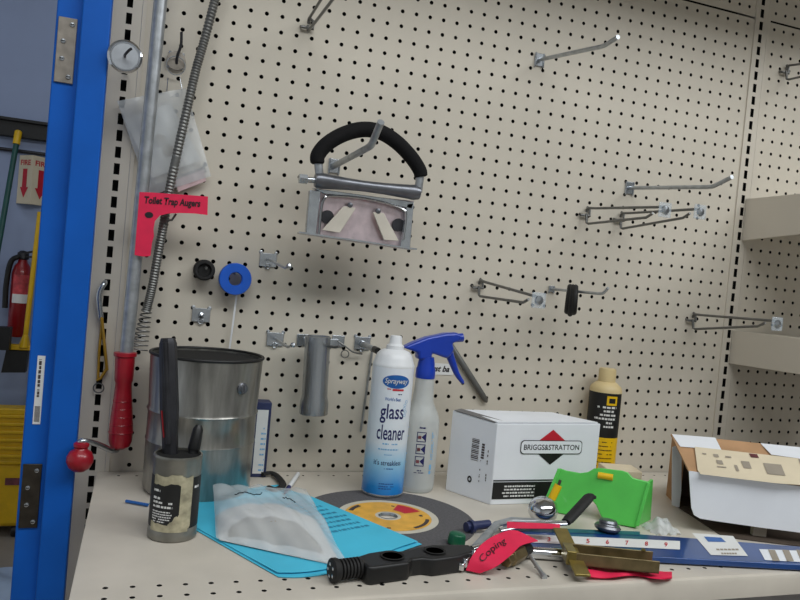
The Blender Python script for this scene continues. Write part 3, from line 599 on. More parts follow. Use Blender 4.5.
# cyan folder
sA, sB, sE, sC, sD = V((0.094, -0.086, 0)), V((0.232, -0.357, 0)), V((0.094, -0.430, 0)), V((0.036, -0.428, 0)), V((-0.098, -0.165, 0))
DC = V((0.224, -0.243, 0)); DR = 0.124
def sheet_z(p):
    q = math.hypot(p.x - DC.x, p.y - DC.y); f = min(1, max(0, (DR + 0.05 - q) / 0.05)); return 0.0008 + 0.0038 * f * f * (3 - 2 * f)
def fold(a, b, lift=0.0):
    l0 = sD * (1 - b) + sC * b; r0 = sA * (1 - b) + sB * b
    p = l0 * (1 - a) + r0 * a
    if b > 0.8: p = p + (sE - (sC + sB) / 2) * ((b - 0.8) / 0.2) * (math.sin(math.pi * a) if a < 0.5 else math.sin(math.pi * a)) * 0.8
    return V((p.x, p.y, sheet_z(p) + lift))
t = thing('paper_folder', 'cyan blue printed sheets lying on the shelf under the plastic bag', 'folder', V((0.06, -0.27, 0)))
MB().grid(lambda a, b: fold(a, b), 24, 24, (0, 0, 0.0005)).build('bottom_sheet', 'cyan', t)
MB().grid(lambda a, b: fold(a * 0.985, b * 0.985, 0.0012) + V((0.002, 0.003, 0.004 * max(0, b - 0.75))), 24, 24, (0, 0, 0.0005)).build('top_sheet', 'cyan', t)
b = MB()
for k in range(9):
    bb = 0.30 + k * 0.052
    rr = random.Random(k); x = 0.62
    while x < 0.92:
        w = rr.uniform(0.01, 0.04)
        c4 = [fold(x, bb, 0.0021), fold(x + w, bb, 0.0021), fold(x + w, bb + 0.020, 0.0021), fold(x, bb + 0.020, 0.0021)]
        b.add(c4, [(0, 1, 2, 3)]); x += w + 0.012
b.build('sheet_print', 'cyan_print', t, flat=True)
# plastic bag on folder
bl = [(214, 487), (246, 482), (300, 489), (322, 506), (348, 562), (318, 568), (262, 556), (216, 537)]
c00, c10, c01, c11 = W(213, 485, y=-0.182), W(306, 489, y=-0.150), W(216, 539, z=0.0052), W(350, 569, z=0.0052)
def bagtop(a, b, k=1.0):
    q = (c00 * (1 - a) + c10 * a) * (1 - b) + (c01 * (1 - a) + c11 * a) * b
    e = (math.sin(math.pi * min(1, max(0, a))) ** 0.5) * (math.sin(math.pi * min(1, max(0, b))) ** 0.6)
    h = 0.005 + 0.026 * e * (0.55 + 0.7 * b) + 0.0028 * math.sin(11 * a + 6 * b) * math.sin(9 * b - 4 * a + 1) + 0.0014 * math.sin(31 * a - 17 * b)
    return V((q.x, q.y, q.z + max(0.0, h - 0.005)))
t = thing('parts_bag', 'puffy clear plastic bag with pale contents lying on the cyan folder', 'bag', V((0.08, -0.30, 0.004)))
MB().grid(lambda a, b: bagtop(a, b), 40, 40).build('film', 'bag', t)
def inner(a, b):
    a2, b2 = 0.03 + 0.93 * a, 0.36 + 0.62 * b; q = bagtop(a2, b2)
    e = math.sin(math.pi * a) ** 0.35 * math.sin(math.pi * b) ** 0.35
    return V((q.x, q.y, 0.0038 + (q.z - 0.0050) * max(0.0, e)))
MB().grid(inner, 30, 22).build('white_pouch', 'paper', t)
def inner2(a, b):
    a2, b2 = 0.07 + 0.82 * a, 0.66 + 0.29 * b; q = bagtop(a2, b2); e = math.sin(math.pi * a) ** 0.35 * math.sin(math.pi * b) ** 0.35
    return V((q.x, q.y - 0.001, 0.0041 + (q.z - 0.0045) * max(0.0, e)))
MB().grid(inner2, 26, 12).build('tan_contents', 'tan', t)
b = MB()
pts = [bagtop(0.18 + 0.25 * k / 14, 0.40 + 0.012 * math.sin(k * 2.1)) + V((0, 0, 0.0008)) for k in range(15)]
b.tube(pts, 0.0006, 5); b.build('pen_scribble', 'ink', t); b = MB(); b.tube([bagtop(0.62 + 0.12 * k / 8, 0.42 + 0.012 * math.sin(k * 2.4)) + V((0, 0, 0.0008)) for k in range(9)], 0.0006, 5)
b.build('pen_scribble', 'ink', t)
# black strap and pens near the pail
sp = [(262, 474), (272, 473), (279, 478), (283, 485), (276, 489), (268, 487)]
tag(MB().tube(arc([W(u, v, z=0.006) for u, v in sp], 5), 0.0055, 10, sy=0.5).build('rubber_strap', 'rubber', None, W(272, 480, z=0)), 'short curved black rubber strap beside the foot of the tin pail', 'strap')
p0, p1 = W(289, 487, z=0.006), W(298, 474, z=0.006)
t = thing('ballpoint_pen', 'white pen with blue end lying behind the cyan folder', 'pen', p0)
MB().tube([p0, p1], 0.0035, 10).build('barrel', 'white', t); MB().tube([p0, p0 + (p0 - p1) * 0.28, p0 + (p0 - p1) * 0.5], [0.0035, 0.003, 0.001], 10).build('tip', 'navy', t)
p0, p1 = W(126, 501, z=0.003), W(148, 505, z=0.003)
tag(MB().tube([p0, p0 + (p1 - p0) * .5, p1], 0.0022, 8).build('twist_tie', 'midblue', None, p0), 'tiny dark blue twist of wire left of the tin can', 'wire')
# ------------------------------------------------------------------ spray can
sc = V((0.2505, -0.131, 0.0036)); sr = 0.0325
t = thing('spray_can', 'tall white glass cleaner aerosol can with blue foot', 'spray can', sc)
MB().lathe([(0.030, 0.0), (sr - 0.0005, 0.0015), (sr, 0.004), (sr, 0.200)], sc, (0, 0, 1), 56).build('body', 'can_body', t)
MB().lathe([(0.0305, 0.0), (sr + 0.0004, 0.001), (sr + 0.0006, 0.003), (sr + 0.0002, 0.0045)], sc, (0, 0, 1), 48).build('base_seam', 'zinc', t)
MB().lathe([(sr, 0.1995), (sr + 0.0006, 0.202), (sr - 0.0005, 0.2045), (0.0295, 0.212), (0.0275, 0.218), (0.0225, 0.2235), (0.0165, 0.226), (0.014, 0.2265), (0.0, 0.2265)], sc, (0, 0, 1), 48).build('shoulder', 'white', t)
MB().lathe([(0.0138, 0.226), (0.0138, 0.232), (0.0108, 0.234), (0.0098, 0.236), (0.0094, 0.245), (0.0082, 0.2475), (0.0, 0.2478)], sc, (0, 0, 1), 32).build('nozzle', 'white', t)
th = math.atan2(CP.y - sc.y, CP.x - sc.x); mp = cyl_map(sc, sr, th, 0.0003); mp2 = cyl_map(sc, sr, th, 0.0013); X0 = 0.006
b = MB(); ellipse(b, X0 + 0.0015, 0.1795, 0.0222, 0.0104, mp); b.build('logo_oval', 'midblue', t)
text('Sprayway', X0 + 0.0015, 0.1795, 0.036, 0.0105, mp2, 'paper', 'logo_lettering', t, 0.2, 0.004)
b = MB(); patch(b, X0 - 0.004, X0 + 0.014, 0.1655, 0.1685, mp, 6); marks(b, X0 - 0.012, X0 - 0.006, 0.168, 0.002, mp, 1); b.build('red_flash', 'redprint', t, flat=True)
b = MB(); marks(b, X0 + 0.001, X0 + 0.012, 0.1605, 0.0018, mp, 2); b.build('blue_print', 'navy', t, flat=True)
text("World's Best", X0 - 0.002, 0.1525, 0.025, 0.0052, mp, 'midblue', 'tag_line', t, 0, 0.01)
text('glass', X0 - 0.001, 0.1300, 0.038, 0.0300, mp, 'navy', 'word', t, 0.0, 0.012)
text('cleaner', X0 + 0.0005, 0.1010, 0.0465, 0.0230, mp, 'navy', 'word', t, 0.0, 0.012)
b = MB(); marks(b, X0 - 0.012, X0 + 0.012, 0.0835, 0.0022, mp, 5); marks(b, X0 - 0.018, X0 + 0.014, 0.075, 0.0022, mp, 6); marks(b, X0 - 0.008, X0 + 0.006, 0.067, 0.0016, mp, 7); b.build('small_print', 'paleblue', t, flat=True)
text("it's streakless", X0 - 0.001, 0.0545, 0.0445, 0.0080, mp, 'navy', 'slogan', t, 0.0, 0.005)
b = MB(); marks(b, X0 - 0.008, X0 + 0.008, 0.0455, 0.0018, mp, 8)
for y in (0.022, 0.018, 0.0145): marks(b, X0 - 0.012, X0 + 0.012, y, 0.0018, mp, int(y * 1e4))
b.build('foot_print', 'midblue', t, flat=True)
b = MB()
for q in range(5): ellipse(b, X0 + 0.020 + 0.002 * math.sin(q * 2), 0.128 + q * 0.0052, 0.0028, 0.0024, mp, 12, 0.75)
b.build('bubble_print', 'paleblue', t, flat=True)
# ------------------------------------------------------------------ trigger bottle
tb = V((0.3165, -0.1025, 0.0)); tr = 0.0305
t = thing('trigger_bottle', 'translucent spray bottle with blue trigger head behind the white can', 'spray bottle', tb)
MB().lathe([(0, 0.003), (tr - 0.004, 0.0), (tr - 0.001, 0.003), (tr, 0.010), (tr, 0.100), (tr - 0.0005, 0.116), (tr - 0.004, 0.127), (tr - 0.010, 0.138), (0.0172, 0.147), (0.0160, 0.165), (0.0150, 0.184), (0.0140, 0.188)], tb, (0, 0, 1), 48).build('bottle', 'milky', t)
MB().lathe([(0.0158, 0.183), (0.0164, 0.186), (0.0160, 0.198), (0.0145, 0.201), (0.0140, 0.208), (0.0120, 0.218)], tb, (0, 0, 1), 24).build('cap', 'trigger', t)
Yt = tb.y
def T(u, v, dy=0): return W(u, v, y=Yt + dy)
head = [(413, 346), (404, 348), (414, 343), (428, 337.5), (447, 333.5), (458, 333), (462, 335.5), (461.5, 341), (453, 343.5), (455, 349), (452, 355), (448, 359), (440, 356), (433, 353.5), (432, 360), (419, 360), (419, 353)]
MB().prism([T(u, v, -0.011) for u, v in head[2:]] + [T(404, 348, -0.011)], (0, 0.022, 0)).build('head', 'trigger', t, bevel=0.004, seg=3)
n0, n1 = T(449, 338.5), T(462.5, 337.5)
MB().tube([n0, n1], 0.0072, 18).build('nozzle', 'trigger', t)
MB().tube(arc([T(449, 353), T(453, 364), T(457, 374), T(463, 383)], 5), [0.0095] + [0.0085 - 0.0003 * k for k in range(12)] + [0.0046] * 2 + [0.003], 12, sy=0.8).build('trigger', 'trigger', t)
MB().tube([tb + V((0, 0, 0.185)), tb + V((0.006, 0, 0.01))], 0.002, 8).build('dip_tube', 'white', t)
th = math.atan2(CP.y - tb.y, CP.x - tb.x); mp = cyl_map(tb, tr, th, 0.0004); mp2 = cyl_map(tb, tr, th, 0.0007)
b = MB()
for k in range(3):
    y = 0.092 - k * 0.0195
    for (xa, xb, ya, yb) in ((-0.004, 0.011, -0.008, -0.0068), (-0.004, 0.011, 0.0068, 0.008), (-0.004, -0.0028, -0.008, 0.008), (0.0098, 0.011, -0.008, 0.008)): patch(b, xa, xb, y + ya, y + yb, mp, 3)
    b.add([mp(0.010, y + 0.006), mp(0.010, y - 0.006), mp(0.0035, y)], [(0, 1, 2)]); b.build('label_picture', 'navy', t, flat=True); b = MB()
marks(b, -0.001, 0.010, 0.107, 0.003, mp, 1); marks(b, -0.004, 0.008, 0.038, 0.002, mp, 2); marks(b, -0.004, 0.012, 0.0345, 0.0016, mp, 3)
b.build('label_print', 'navy', t, flat=True)
b = MB()
for k in range(3): patch(b, -0.002, 0.003, 0.089 - k * 0.0195, 0.094 - k * 0.0195, mp2, 2)
b.build('label_pictogram', 'redmark', t, flat=True)
b = MB()
rt = lambda x, y: mp(y, x)
marks(b, 0.032, 0.050, 0.0235, 0.005, lambda x, y: mp(y, x), 9); marks(b, 0.055, 0.10, 0.0225, 0.0018, lambda x, y: mp(y, x), 10, 0.6); marks(b, 0.055, 0.10, 0.0255, 0.0018, lambda x, y: mp(y, x), 11, 0.6)
for k in range(5): marks(b, -0.024, -0.018, 0.105 - k * 0.014, 0.003, mp, k)
b.build('side_print', 'paleblue', t, flat=True)
# ------------------------------------------------------------------ engine parts box
c0 = W(490, 505, z=0); c1 = W(597, 502, z=0); c2 = W(446, 490, z=0)
e1 = (c1 - c0); e1.z = 0; e1.normalize(); e2 = V((-e1.y, e1.x, 0))
bw = (W(602, 425, y=c0.y + 0.003) - c0).dot(e1); bd = 0.092; bhh = 0.1315
t = thing('parts_box', 'white engine parts box with red and black diamond logo', 'box', c0 + e1 * bw / 2 + e2 * bd / 2)
C8 = lambda x, y, z: c0 + e1 * x + e2 * y + V((0, 0, z))
q2 = V((c2.x - c0.x, c2.y - c0.y, 0)) * 1.02           # left face runs back and left
wl = q2
Lx = lambda x, y, z: c0 + e1 * x + wl * y + V((0, 0, z))
b = MB(); b.add([Lx(0, 0, 0), Lx(bw, 0, 0), Lx(bw, 1, 0), Lx(0, 1, 0), Lx(0, 0, bhh - 0.003), Lx(bw, 0, bhh), Lx(bw, 1, bhh), Lx(0, 1, bhh + 0.001)], [(0, 3, 2, 1), (4, 5, 6, 7), (0, 1, 5, 4), (1, 2, 6, 5), (2, 3, 7, 6), (3, 0, 4, 7)])
b.build('carton', 'card_white', t, bevel=0.0012)
# slightly raised lid flap
MB().prism([Lx(0.001, 0.02, bhh - 0.002), Lx(bw * 0.98, 0.02, bhh + 0.001), Lx(bw * 0.98, 0.98, bhh + 0.001), Lx(0.02, 0.98, bhh + 0.002)], (0, 0, 0.0012)).build('lid_flap', 'card_white', t)
MB().prism([Lx(-0.001, 0.05, bhh - 0.002), Lx(-0.001, 0.95, bhh + 0.0015), Lx(0.012, 0.95, bhh + 0.0042), Lx(0.02, 0.1, bhh - 0.001)], (0, 0, 0.0008)).build('tuck_edge', 'inner_grey', t)
mp = plane_map(c0 + V((0, 0, 0)), e1, V((0, 0, 1)), 0.0006); mp2 = plane_map(c0, e1, V((0, 0, 1)), 0.0010); mp3 = plane_map(c0, e1, V((0, 0, 1)), 0.0014)
lx, lz = bw * 0.53, 0.092
b = MB(); b.add([mp(lx - 0.034, lz + 0.004), mp(lx + 0.034, lz + 0.004), mp(lx, lz + 0.0285)], [(0, 1, 2)]); b.build('logo_red_triangle', 'redprint', t, flat=True)
b = MB(); b.add([mp(lx + 0.034, lz - 0.004), mp(lx - 0.034, lz - 0.004), mp(lx, lz - 0.0285)], [(0, 1, 2)]); b.build('logo_black_triangle', 'blackprint', t, flat=True)
def rrect(w, h, r, n=8):
    o = []
    for cx, cy, a0 in ((w - r, h - r, 0), (-w + r, h - r, 90), (-w + r, -h + r, 180), (w - r, -h + r, 270)):
        for k in range(n + 1): a = math.radians(a0 + 90 * k / n); o.append((cx + r * math.cos(a), cy + r * math.sin(a)))
    return o
for (w, h, mm, mpp, nm) in ((0.058, 0.0112, 'blackprint', mp2, 'logo_border'), (0.0568, 0.0100, 'card_white', plane_map(c0, e1, V((0, 0, 1)), 0.0012), 'logo_bar')):
    b = MB(); o = rrect(w, h, 0.006); b.add([mpp(lx + x, lz + y) for x, y in o], [tuple(range(len(o)))]); b.build(nm, mm, t, flat=True)
text('BRIGGS&STRATTON', lx, lz, 0.104, 0.0088, mp3, 'blackprint', 'logo_lettering', t, 0, 0.012)
b = MB(); patch(b, 0.0015, bw * 0.97, 0.009, 0.036, mp); patch(b, 0.0015, bw * 0.97, 0.0375, 0.0395, mp); b.build('black_panel', 'blackprint', t, flat=True)
b = MB()
for k in range(4): marks(b, 0.022 - 0.003 * (k == 2), 0.078, 0.0295 - k * 0.0052, 0.0028, mp2, k, 0.85)
b.build('panel_print', 'paper', t, flat=True)
le = (-wl).normalized(); mpl = plane_map(c0 + wl, le, V((0, 0, 1)), 0.0006); WL = wl.length
b = MB()
for k in range(13): patch(b, WL * 0.50, WL * 0.66, 0.062 + k * 0.0028, 0.062 + k * 0.0028 + (0.0016 if k % 3 else 0.0008), mpl)
for k in range(6): patch(b, WL * 0.72, WL * 0.78, 0.068 + k * 0.0042, 0.071 + k * 0.0042, mpl)
marks(b, 0.03, 0.09, -WL * 0.86, 0.002, lambda x, y: mpl(-y, x), 3, 0.4); marks(b, 0.03, 0.07, -WL * 0.72, 0.0018, lambda x, y: mpl(-y, x), 4, 0.4)
b.build('barcode', 'darkprint', t, flat=True)
b = MB(); ellipse(b, WL * 0.52, 0.030, 0.0045, 0.0055, mpl, 20, 0.45); b.build('seal_mark', 'blackprint', t, flat=True)
# ------------------------------------------------------------------ yellow and black bottle
yb = V((0.7130, -0.0355, 0.0)); yr = 0.0300
t = thing('oil_bottle', 'cream bottle with black and yellow label standing behind the engine parts box', 'bottle', yb)
zt = W(604, 368, y=-0.0345).z
MB().lathe([(0, 0.002), (yr - 0.002, 0), (yr, 0.003), (yr, zt - 0.040), (yr - 0.002, zt - 0.034), (yr - 0.010, zt - 0.027), (0.0165, zt - 0.025)], yb, (0, 0, 1), 40).build('bottle', 'cream_plastic', t)
MB().lathe([(0.0162, zt - 0.026), (0.0162, zt - 0.004), (0.015, zt), (0, zt)], yb, (0, 0, 1), 24).build('cap', 'cream_plastic', t)
th = math.atan2(CP.y - yb.y, CP.x - yb.x); mp = cyl_map(yb, yr, th, 0.0004); mp2 = cyl_map(yb, yr, th, 0.0008)
b = MB(); patch(b, -0.040, 0.040, 0.081, zt - 0.044, mp, 24); b.build('black_label', 'blackprint', t)
b = MB(); patch(b, -0.040, 0.040, 0.004, 0.081, mp, 24); b.build('yellow_label', 'ylabel', t); b = MB(); patch(b, 0.004, 0.024, zt - 0.066, zt - 0.049, mp2, 4); b.build('logo_square', 'ylabel', t)
b = MB(); patch(b, 0.008, 0.020, zt - 0.062, zt - 0.053, cyl_map(yb, yr, th, 0.0011), 3)
for k in range(9): marks(b, -0.020, 0.024, 0.073 - k * 0.0075, 0.0018, mp2, k, 0.7)
b.build('label_dark_print', 'blackprint', t, flat=True)
b = MB()
for k, (xa, xb) in enumerate(((-0.012, 0.024), (0.0, 0.020), (-0.006, 0.024), (-0.016, 0.024), (0.006, 0.022), (0.002, 0.022))): marks(b, xa, xb, zt - 0.070 - k * 0.0072, 0.004, mp2, k + 40, 0.8)
b.build('label_white_print', 'paper', t, flat=True)
# ------------------------------------------------------------------ cutoff disc
t = thing('cutoff_wheel', 'large grey abrasive wheel with orange label lying flat under the spray can', 'abrasive wheel', DC)
MB().lathe([(0.0135, 0.0), (DR, 0.0), (DR, 0.0032), (0.0135, 0.0032)], DC, (0, 0, 1), 80, closed=True).build('wheel', 'abrasive', t)
LR = 0.072
ra = random.Random(3)
mpd = plane_map(DC + V((0, 0, 0.0032)), (1, 0, 0), (0, 1, 0), 0.0003); mpe = plane_map(DC + V((0, 0, 0.0032)), (1, 0, 0), (0, 1, 0), 0.0006); mpf = plane_map(DC + V((0, 0, 0.0032)), (1, 0, 0), (0, 1, 0), 0.0009)
b = MB(); ellipse(b, 0, 0, LR, LR, mpd, 56, 0.19); b.build('label', 'dlabel', t, flat=True)
b = MB(); ellipse(b, 0, 0, LR * 0.86, LR * 0.86, mpe, 56, 0.30); b.build('label_orange_ring', 'orange', t, flat=True)
b = MB(); b.add([mpf(r * math.cos(a), r * math.sin(a)) for a in [math.radians(x) for x in range(15, 62, 6)] for r in (0.028, 0.056)], [(2 * i, 2 * i + 1, 2 * i + 3, 2 * i + 2) for i in range(7)]); b.build('label_red_patch', 'redprint', t, flat=True)
def arcmark(b, a0, a1, r0, r1, n=10):
    b.add([mpf(r * math.cos(math.radians(a0 + (a1 - a0) * i / n)), r * math.sin(math.radians(a0 + (a1 - a0) * i / n))) for i in range(n + 1) for r in (r0, r1)], [(2 * i, 2 * i + 1, 2 * i + 3, 2 * i + 2) for i in range(n)])
for q in ((292, 340, 0.053, 0.0585), (122, 152, 0.051, 0.058), (352, 360, 0.046, 0.051), (250, 256, 0.05, 0.054), (60, 66, 0.044, 0.048), (180, 200, 0.052, 0.056)): b = MB(); arcmark(b, *q); b.build('label_dark_print', 'darkprint', t, flat=True)
MB().lathe([(0.0128, 0.001), (0.0142, 0.0036), (0.0132, 0.0042), (0.0118, 0.001)], DC, (0, 0, 1), 32, closed=True).build('arbor_ring', 'zinc', t)
# ------------------------------------------------------------------ black pipe tool in front
t = thing('pipe_cutter', 'black tool body with two round pockets and threaded knob at front', 'tool', W(395, 582, z=0))
q0, q1 = V((0.124, -0.441, 0)), V((0.276, -0.412, 0)); e1 = (q1 - q0).normalized(); e2 = V((-e1.y, e1.x, 0)); LB = (q1 - q0).length
prof = [(0.0, -0.018), (0.006, -0.021), (0.052, -0.021), (0.060, -0.013), (0.075, -0.013), (0.085, -0.021), (0.120, -0.021), (0.145, -0.014), (LB, -0.010), (LB, 0.008), (0.140, 0.013), (0.110, 0.021), (0.085, 0.019), (0.070, 0.013), (0.058, 0.014), (0.045, 0.021), (0.020, 0.019), (0.0, 0.012)]
TH = 0.021
MB().prism([q0 + e1 * x + e2 * y for x, y in prof], (0, 0, TH)).build('body', 'black', t, bevel=0.003, seg=3)
for x, r in ((0.042, 0.0125), (0.100, 0.0115)):
    c = q0 + e1 * x + e2 * 0.001 + V((0, 0, TH)); MB().lathe([(r, 0.0002), (r + 0.002, 0.0012), (r + 0.0005, 0.0018), (r - 0.001, 0.0003), (r - 0.002, -0.0)], c, (0, 0, 1), 28).build('pocket_rim', 'rubber', t); MB().lathe([(0, 0.0004), (r, 0.0004)], c, (0, 0, 1), 28).build('pocket', 'void', t)
ka = q0 + V((0, 0, 0.0136)); kd = -e1
pf = [(0.008, -0.004)]
for k in range(6): pf += [(0.0115, 0.001 + k * 0.0042), (0.0115, 0.003 + k * 0.0042), (0.0090, 0.0035 + k * 0.0042), (0.0090, 0.0045 + k * 0.0042)]
pf += [(0.0125, 0.027), (0.0135, 0.030), (0.0135, 0.034), (0.010, 0.036), (0.0, 0.036)]
MB().lathe(pf, ka, kd, 20).build('threaded_knob', 'rubber', t)
for k in range(5):
    a = 2 * math.pi * k / 5; c = ka + kd * 0.036 + e2 * 0.007 * math.cos(a) + V((0, 0, 0.007 * math.sin(a))); MB().lathe([(0.002, 0), (0.0, 0.001)], c, kd, 8).build('rivet', 'zinc', t)
MB().tube([q1 + V((0, 0, 0.016)), q1 + e1 * 0.020 + V((0, 0, 0.020))], [0.006, 0.0045], 12).build('shank', 'chrome', t)
# green lump
c = W(457, 545, z=0.004)
t = thing('green_cap', 'small dark green plastic cap on the wheel behind the black tool', 'cap', c)
MB().lathe([(0.0, 0.0), (0.0115, 0.0), (0.0125, 0.003), (0.0115, 0.013), (0.008, 0.015), (0.0, 0.015)], V((c.x, c.y + 0.004, 0.004)), (0.1, 0, 1), 8).build('cap', 'dkgreen', t, bevel=0.001)
# ------------------------------------------------------------------ long blue package with ruler strip
ZP = 0.010
pl = [(478, 531), (520, 526), (640, 531), (700, 533), (760, 541.5), (822, 547), (822, 567), (730, 564.5), (656, 561), (560, 555), (484, 548)]
t = thing('ruler_package', 'long flat blue package with white ruler strip along the shelf front', 'package', W(650, 548, z=0))
fa, fb = W(503, 523.5, z=ZP), W(835, 549, z=ZP); na, nb = W(503, 548.5, z=ZP), W(835, 566.5, z=ZP)
MB().prism([na, nb, fb, fa], (0, 0, -0.008)).build('sleeve', 'blue_card', t, bevel=0.0012)
nrm = V((0, 0, 1))
def zs(u, v, k=0.0006): return W(u, v, z=ZP + k)
b = MB(); b.add([zs(500, 533), zs(680, 541), zs(680, 549.5), zs(500, 541)], [(0, 1, 2, 3)]); b.build('ruler_strip', 'paper', t, flat=True)
for k in range(9):
    u = 510 + k * 19.5; v = 533 + (u - 500) * 8 / 180 + 4.0
    text(str(k + 1), u, -v, 3.2, 4.2, lambda x, y: zs(x, -y, 0.0011), 'redprint', 'ruler_number', t, 0, 0.02)
b = MB(); b.add([zs(692, 533), zs(733, 536), zs(748, 556), zs(711, 555)], [(0, 1, 2, 3)]); b.build('white_sticker', 'paper', t, flat=True)
b = MB(); b.add([zs(704, 536.5, .001), zs(721, 537.5, .001), zs(726, 542, .001), zs(708, 541.5, .001)], [(0, 1, 2, 3)]); b.build('sticker_logo', 'midblue', t, flat=True)
b = MB()
for v, ua, ub in ((548.5, 716, 739), (552.5, 721, 737)):
    for k in range(6):
        u = ua + (ub - ua) * k / 6; w = (ub - ua) / 6 * 0.8; b.add([zs(u, v, .001), zs(u + w, v + .15, .001), zs(u + w + .6, v + 1.8, .001), zs(u + .6, v + 1.6, .001)], [(0, 1, 2, 3)])
b.build('sticker_print', 'faint', t, flat=True)
b = MB(); b.add([zs(759, 549), zs(835, 552), zs(835, 564), zs(765, 560)], [(0, 1, 2, 3)]); b.build('picture_panel', 'faint_card' if 'faint_card' in M else 'card_white', t, flat=True)
b = MB()
for u in (768, 782, 796): b.add([zs(u, 549.5, .001), zs(u + 7, 550, .001), zs(u + 12, 561, .001), zs(u + 5, 561, .001)], [(0, 1, 2, 3)])
b.build('picture_print', 'faint', t, flat=True)
b = MB(); b.add([zs(512, 526.5), zs(640, 531.5), zs(640, 535), zs(512, 531)], [(0, 1, 2, 3)]); M['teal'] = mat('teal_print', (18, 84, 112), 0.35, vary=0.2, scale=30); b.build('teal_band', 'teal', t, flat=True)
# chrome tube
t0, t1 = W(518, 551.5, z=0.008), W(565, 555, z=0.008)
tag(MB().tube([t0, t1], 0.0075, 18).build('chrome_tube', 'chrome', None, t0), 'straight chrome tube lying along the near edge of the blue package', 'tube')
# zinc yellow bracket
t = thing('latch_bracket', 'yellowish zinc steel latch with a long rail and cross bar', 'bracket', W(585, 575, z=0))
b0, b1 = W(560, 530, z=0.030), W(583, 577, z=0.008)
d = (b1 - b0).normalized(); sdv = V((d.y, -d.x, 0)).normalized() * -0.0095
if sdv.x < 0: sdv = -sdv
MB().prism([b0 - sdv, b0 + sdv, b1 + sdv, b1 - sdv], (0, 0, 0.003)).build('cross_bar', 'brass', t, bevel=0.0006)
r0, r1 = W(566, 551, z=0.022), W(656, 560, z=0.022)
e1 = (r1 - r0).normalized(); e2 = V((-e1.y, e1.x, 0)).normalized()
L = (r1 - r0).length
for (ya, yb2, za, zb2, nm) in ((-0.015, -0.0125, 0.0105, 0.0255, 'rail_front'), (0.0125, 0.015, 0.0105, 0.0275, 'rail_back'), (-0.015, 0.015, 0.0105, 0.0125, 'rail_floor')):
    o = V((r0.x, r0.y, 0)); vs = [o + e2 * ya + V((0, 0, za)), o + e2 * yb2 + V((0, 0, za)), o + e2 * yb2 + V((0, 0, zb2)), o + e2 * ya + V((0, 0, zb2))]
    MB().prism(vs, e1 * L).build(nm, 'olive', t, bevel=0.0005)
c = V((r0.x, r0.y, 0)) + e1 * 0.004
MB().box(c + V((0, 0, 0.019)) , (0.012, 0.032, 0.017), rotz(math.atan2(e1.y, e1.x))).build('end_block', 'brass', t, bevel=0.001)
MB().lathe([(0.003, 0), (0.0028, 0.002), (0, 0.003)], V((r0.x, r0.y, 0)) + e1 * (L - 0.012) + e2 * 0.0138 + V((0, 0, 0.0275)), (0, 0, 1), 12).build('rivet', 'brass', t)
# steel knob on package
c = zs(607, 531, 0.0005)
t = thing('flange_nut', 'round stepped grey steel flange nut sitting on the blue package', 'nut', c)
MB().lathe([(0, 0), (0.013, 0), (0.0175, 0.003), (0.0185, 0.006), (0.0165, 0.009), (0.0135, 0.0095), (0.0125, 0.011), (0.013, 0.013), (0.011, 0.016), (0.006, 0.0165), (0.0, 0.015)], c, (0.08, 0.05, 1), 36).build('body', 'castgrey', t)
# ------------------------------------------------------------------ green level stand
BL, BR = V((0.492, -0.228, 0.001)), W(634, 528, z=0.001)
g1 = (BR - BL).normalized(); gb = V((-g1.y, g1.x, 0)); gup = (V((0, 0, 1)) + gb * 0.22).normalized(); gn = g1.cross(gup).normalized()
if gn.dot(CP - BL) < 0: gn = -gn
def g(u, v, off=0.0): return Wp(u, v, BL + gn * off, gn) 
t = thing('level_base', 'bright green plastic level with yellow vials leaning before the engine parts box', 'level', (BL + BR) / 2)
pl = [(540, 514), (559, 468), (566, 470.5), (580, 473), (588, 472), (594, 468.5), (600, 468), (622, 470.5), (628, 472.5), (633, 478), (650, 482), (636, 528), (620, 526), (609, 523), (601, 516), (596, 505), (590, 498), (582, 504), (575, 514), (570, 519)]
low = [q for q in pl]
face = [g(u, v) for u, v in pl]
for i, p in enumerate(face):
    if p.z < 0.0012: face[i] = p + gup * ((0.0012 - p.z) / gup.z)
MB().prism(face, -gn * 0.014).build('body', 'green', t, bevel=0.0014)
def bar(u0, v0, u1, v1, w, h, name, mm): MB().tube([g(u0, v0, 0.001), g(u1, v1, 0.001)], w, 4).build(name, mm, t, bevel=0.0005)
MB().prism([g(650, 482, -0.013), g(637, 526.5, -0.013), g(637, 526.5, -0.013) + gb * 0.05 + g1 * 0.018, g(650, 482, -0.013) + gb * 0.022 + g1 * 0.004], g1 * -0.004).build('end_flange', 'green', t, bevel=0.0008)
bar(541, 513, 559.5, 469, 0.0035, 0.004, 'left_rib', 'green'); bar(637, 526, 649, 483, 0.0035, 0.004, 'right_rib', 'green')
MB().tube([g(551, 500, 0.001), g(558.5, 485, 0.001)], 0.0062, 14).build('side_vial', 'ylabel', t); MB().tube([g(557.8, 487, 0.002), g(560.5, 480, 0.002)], 0.0022, 10).build('vial_cap', 'darkprint', t)
MB().tube([g(598, 475, 0.001), g(613, 477.5, 0.001)], 0.0048, 14).build('top_vial', 'ylabel', t)
b = MB()
for k in range(4): b.tube([g(600 + 3.5 * k, 472.5 + .6 * k, 0.003), g(599 + 3.5 * k, 478 + .6 * k, 0.003)], 0.0008, 5)
b.build('vial_mark', 'orange', t)
# cream block behind green level
c = W(636, 472, y=-0.15); zt = W(632, 471, y=-0.15).z
t = thing('cream_box', 'small cream carton showing behind the right end of the green level', 'box', V((0.68, -0.135, 0)))
MB().box((0.695, -0.125, zt / 2), (0.062, 0.05, zt), rotz(-0.25)).build('carton', 'cream_label', t, bevel=0.0015)
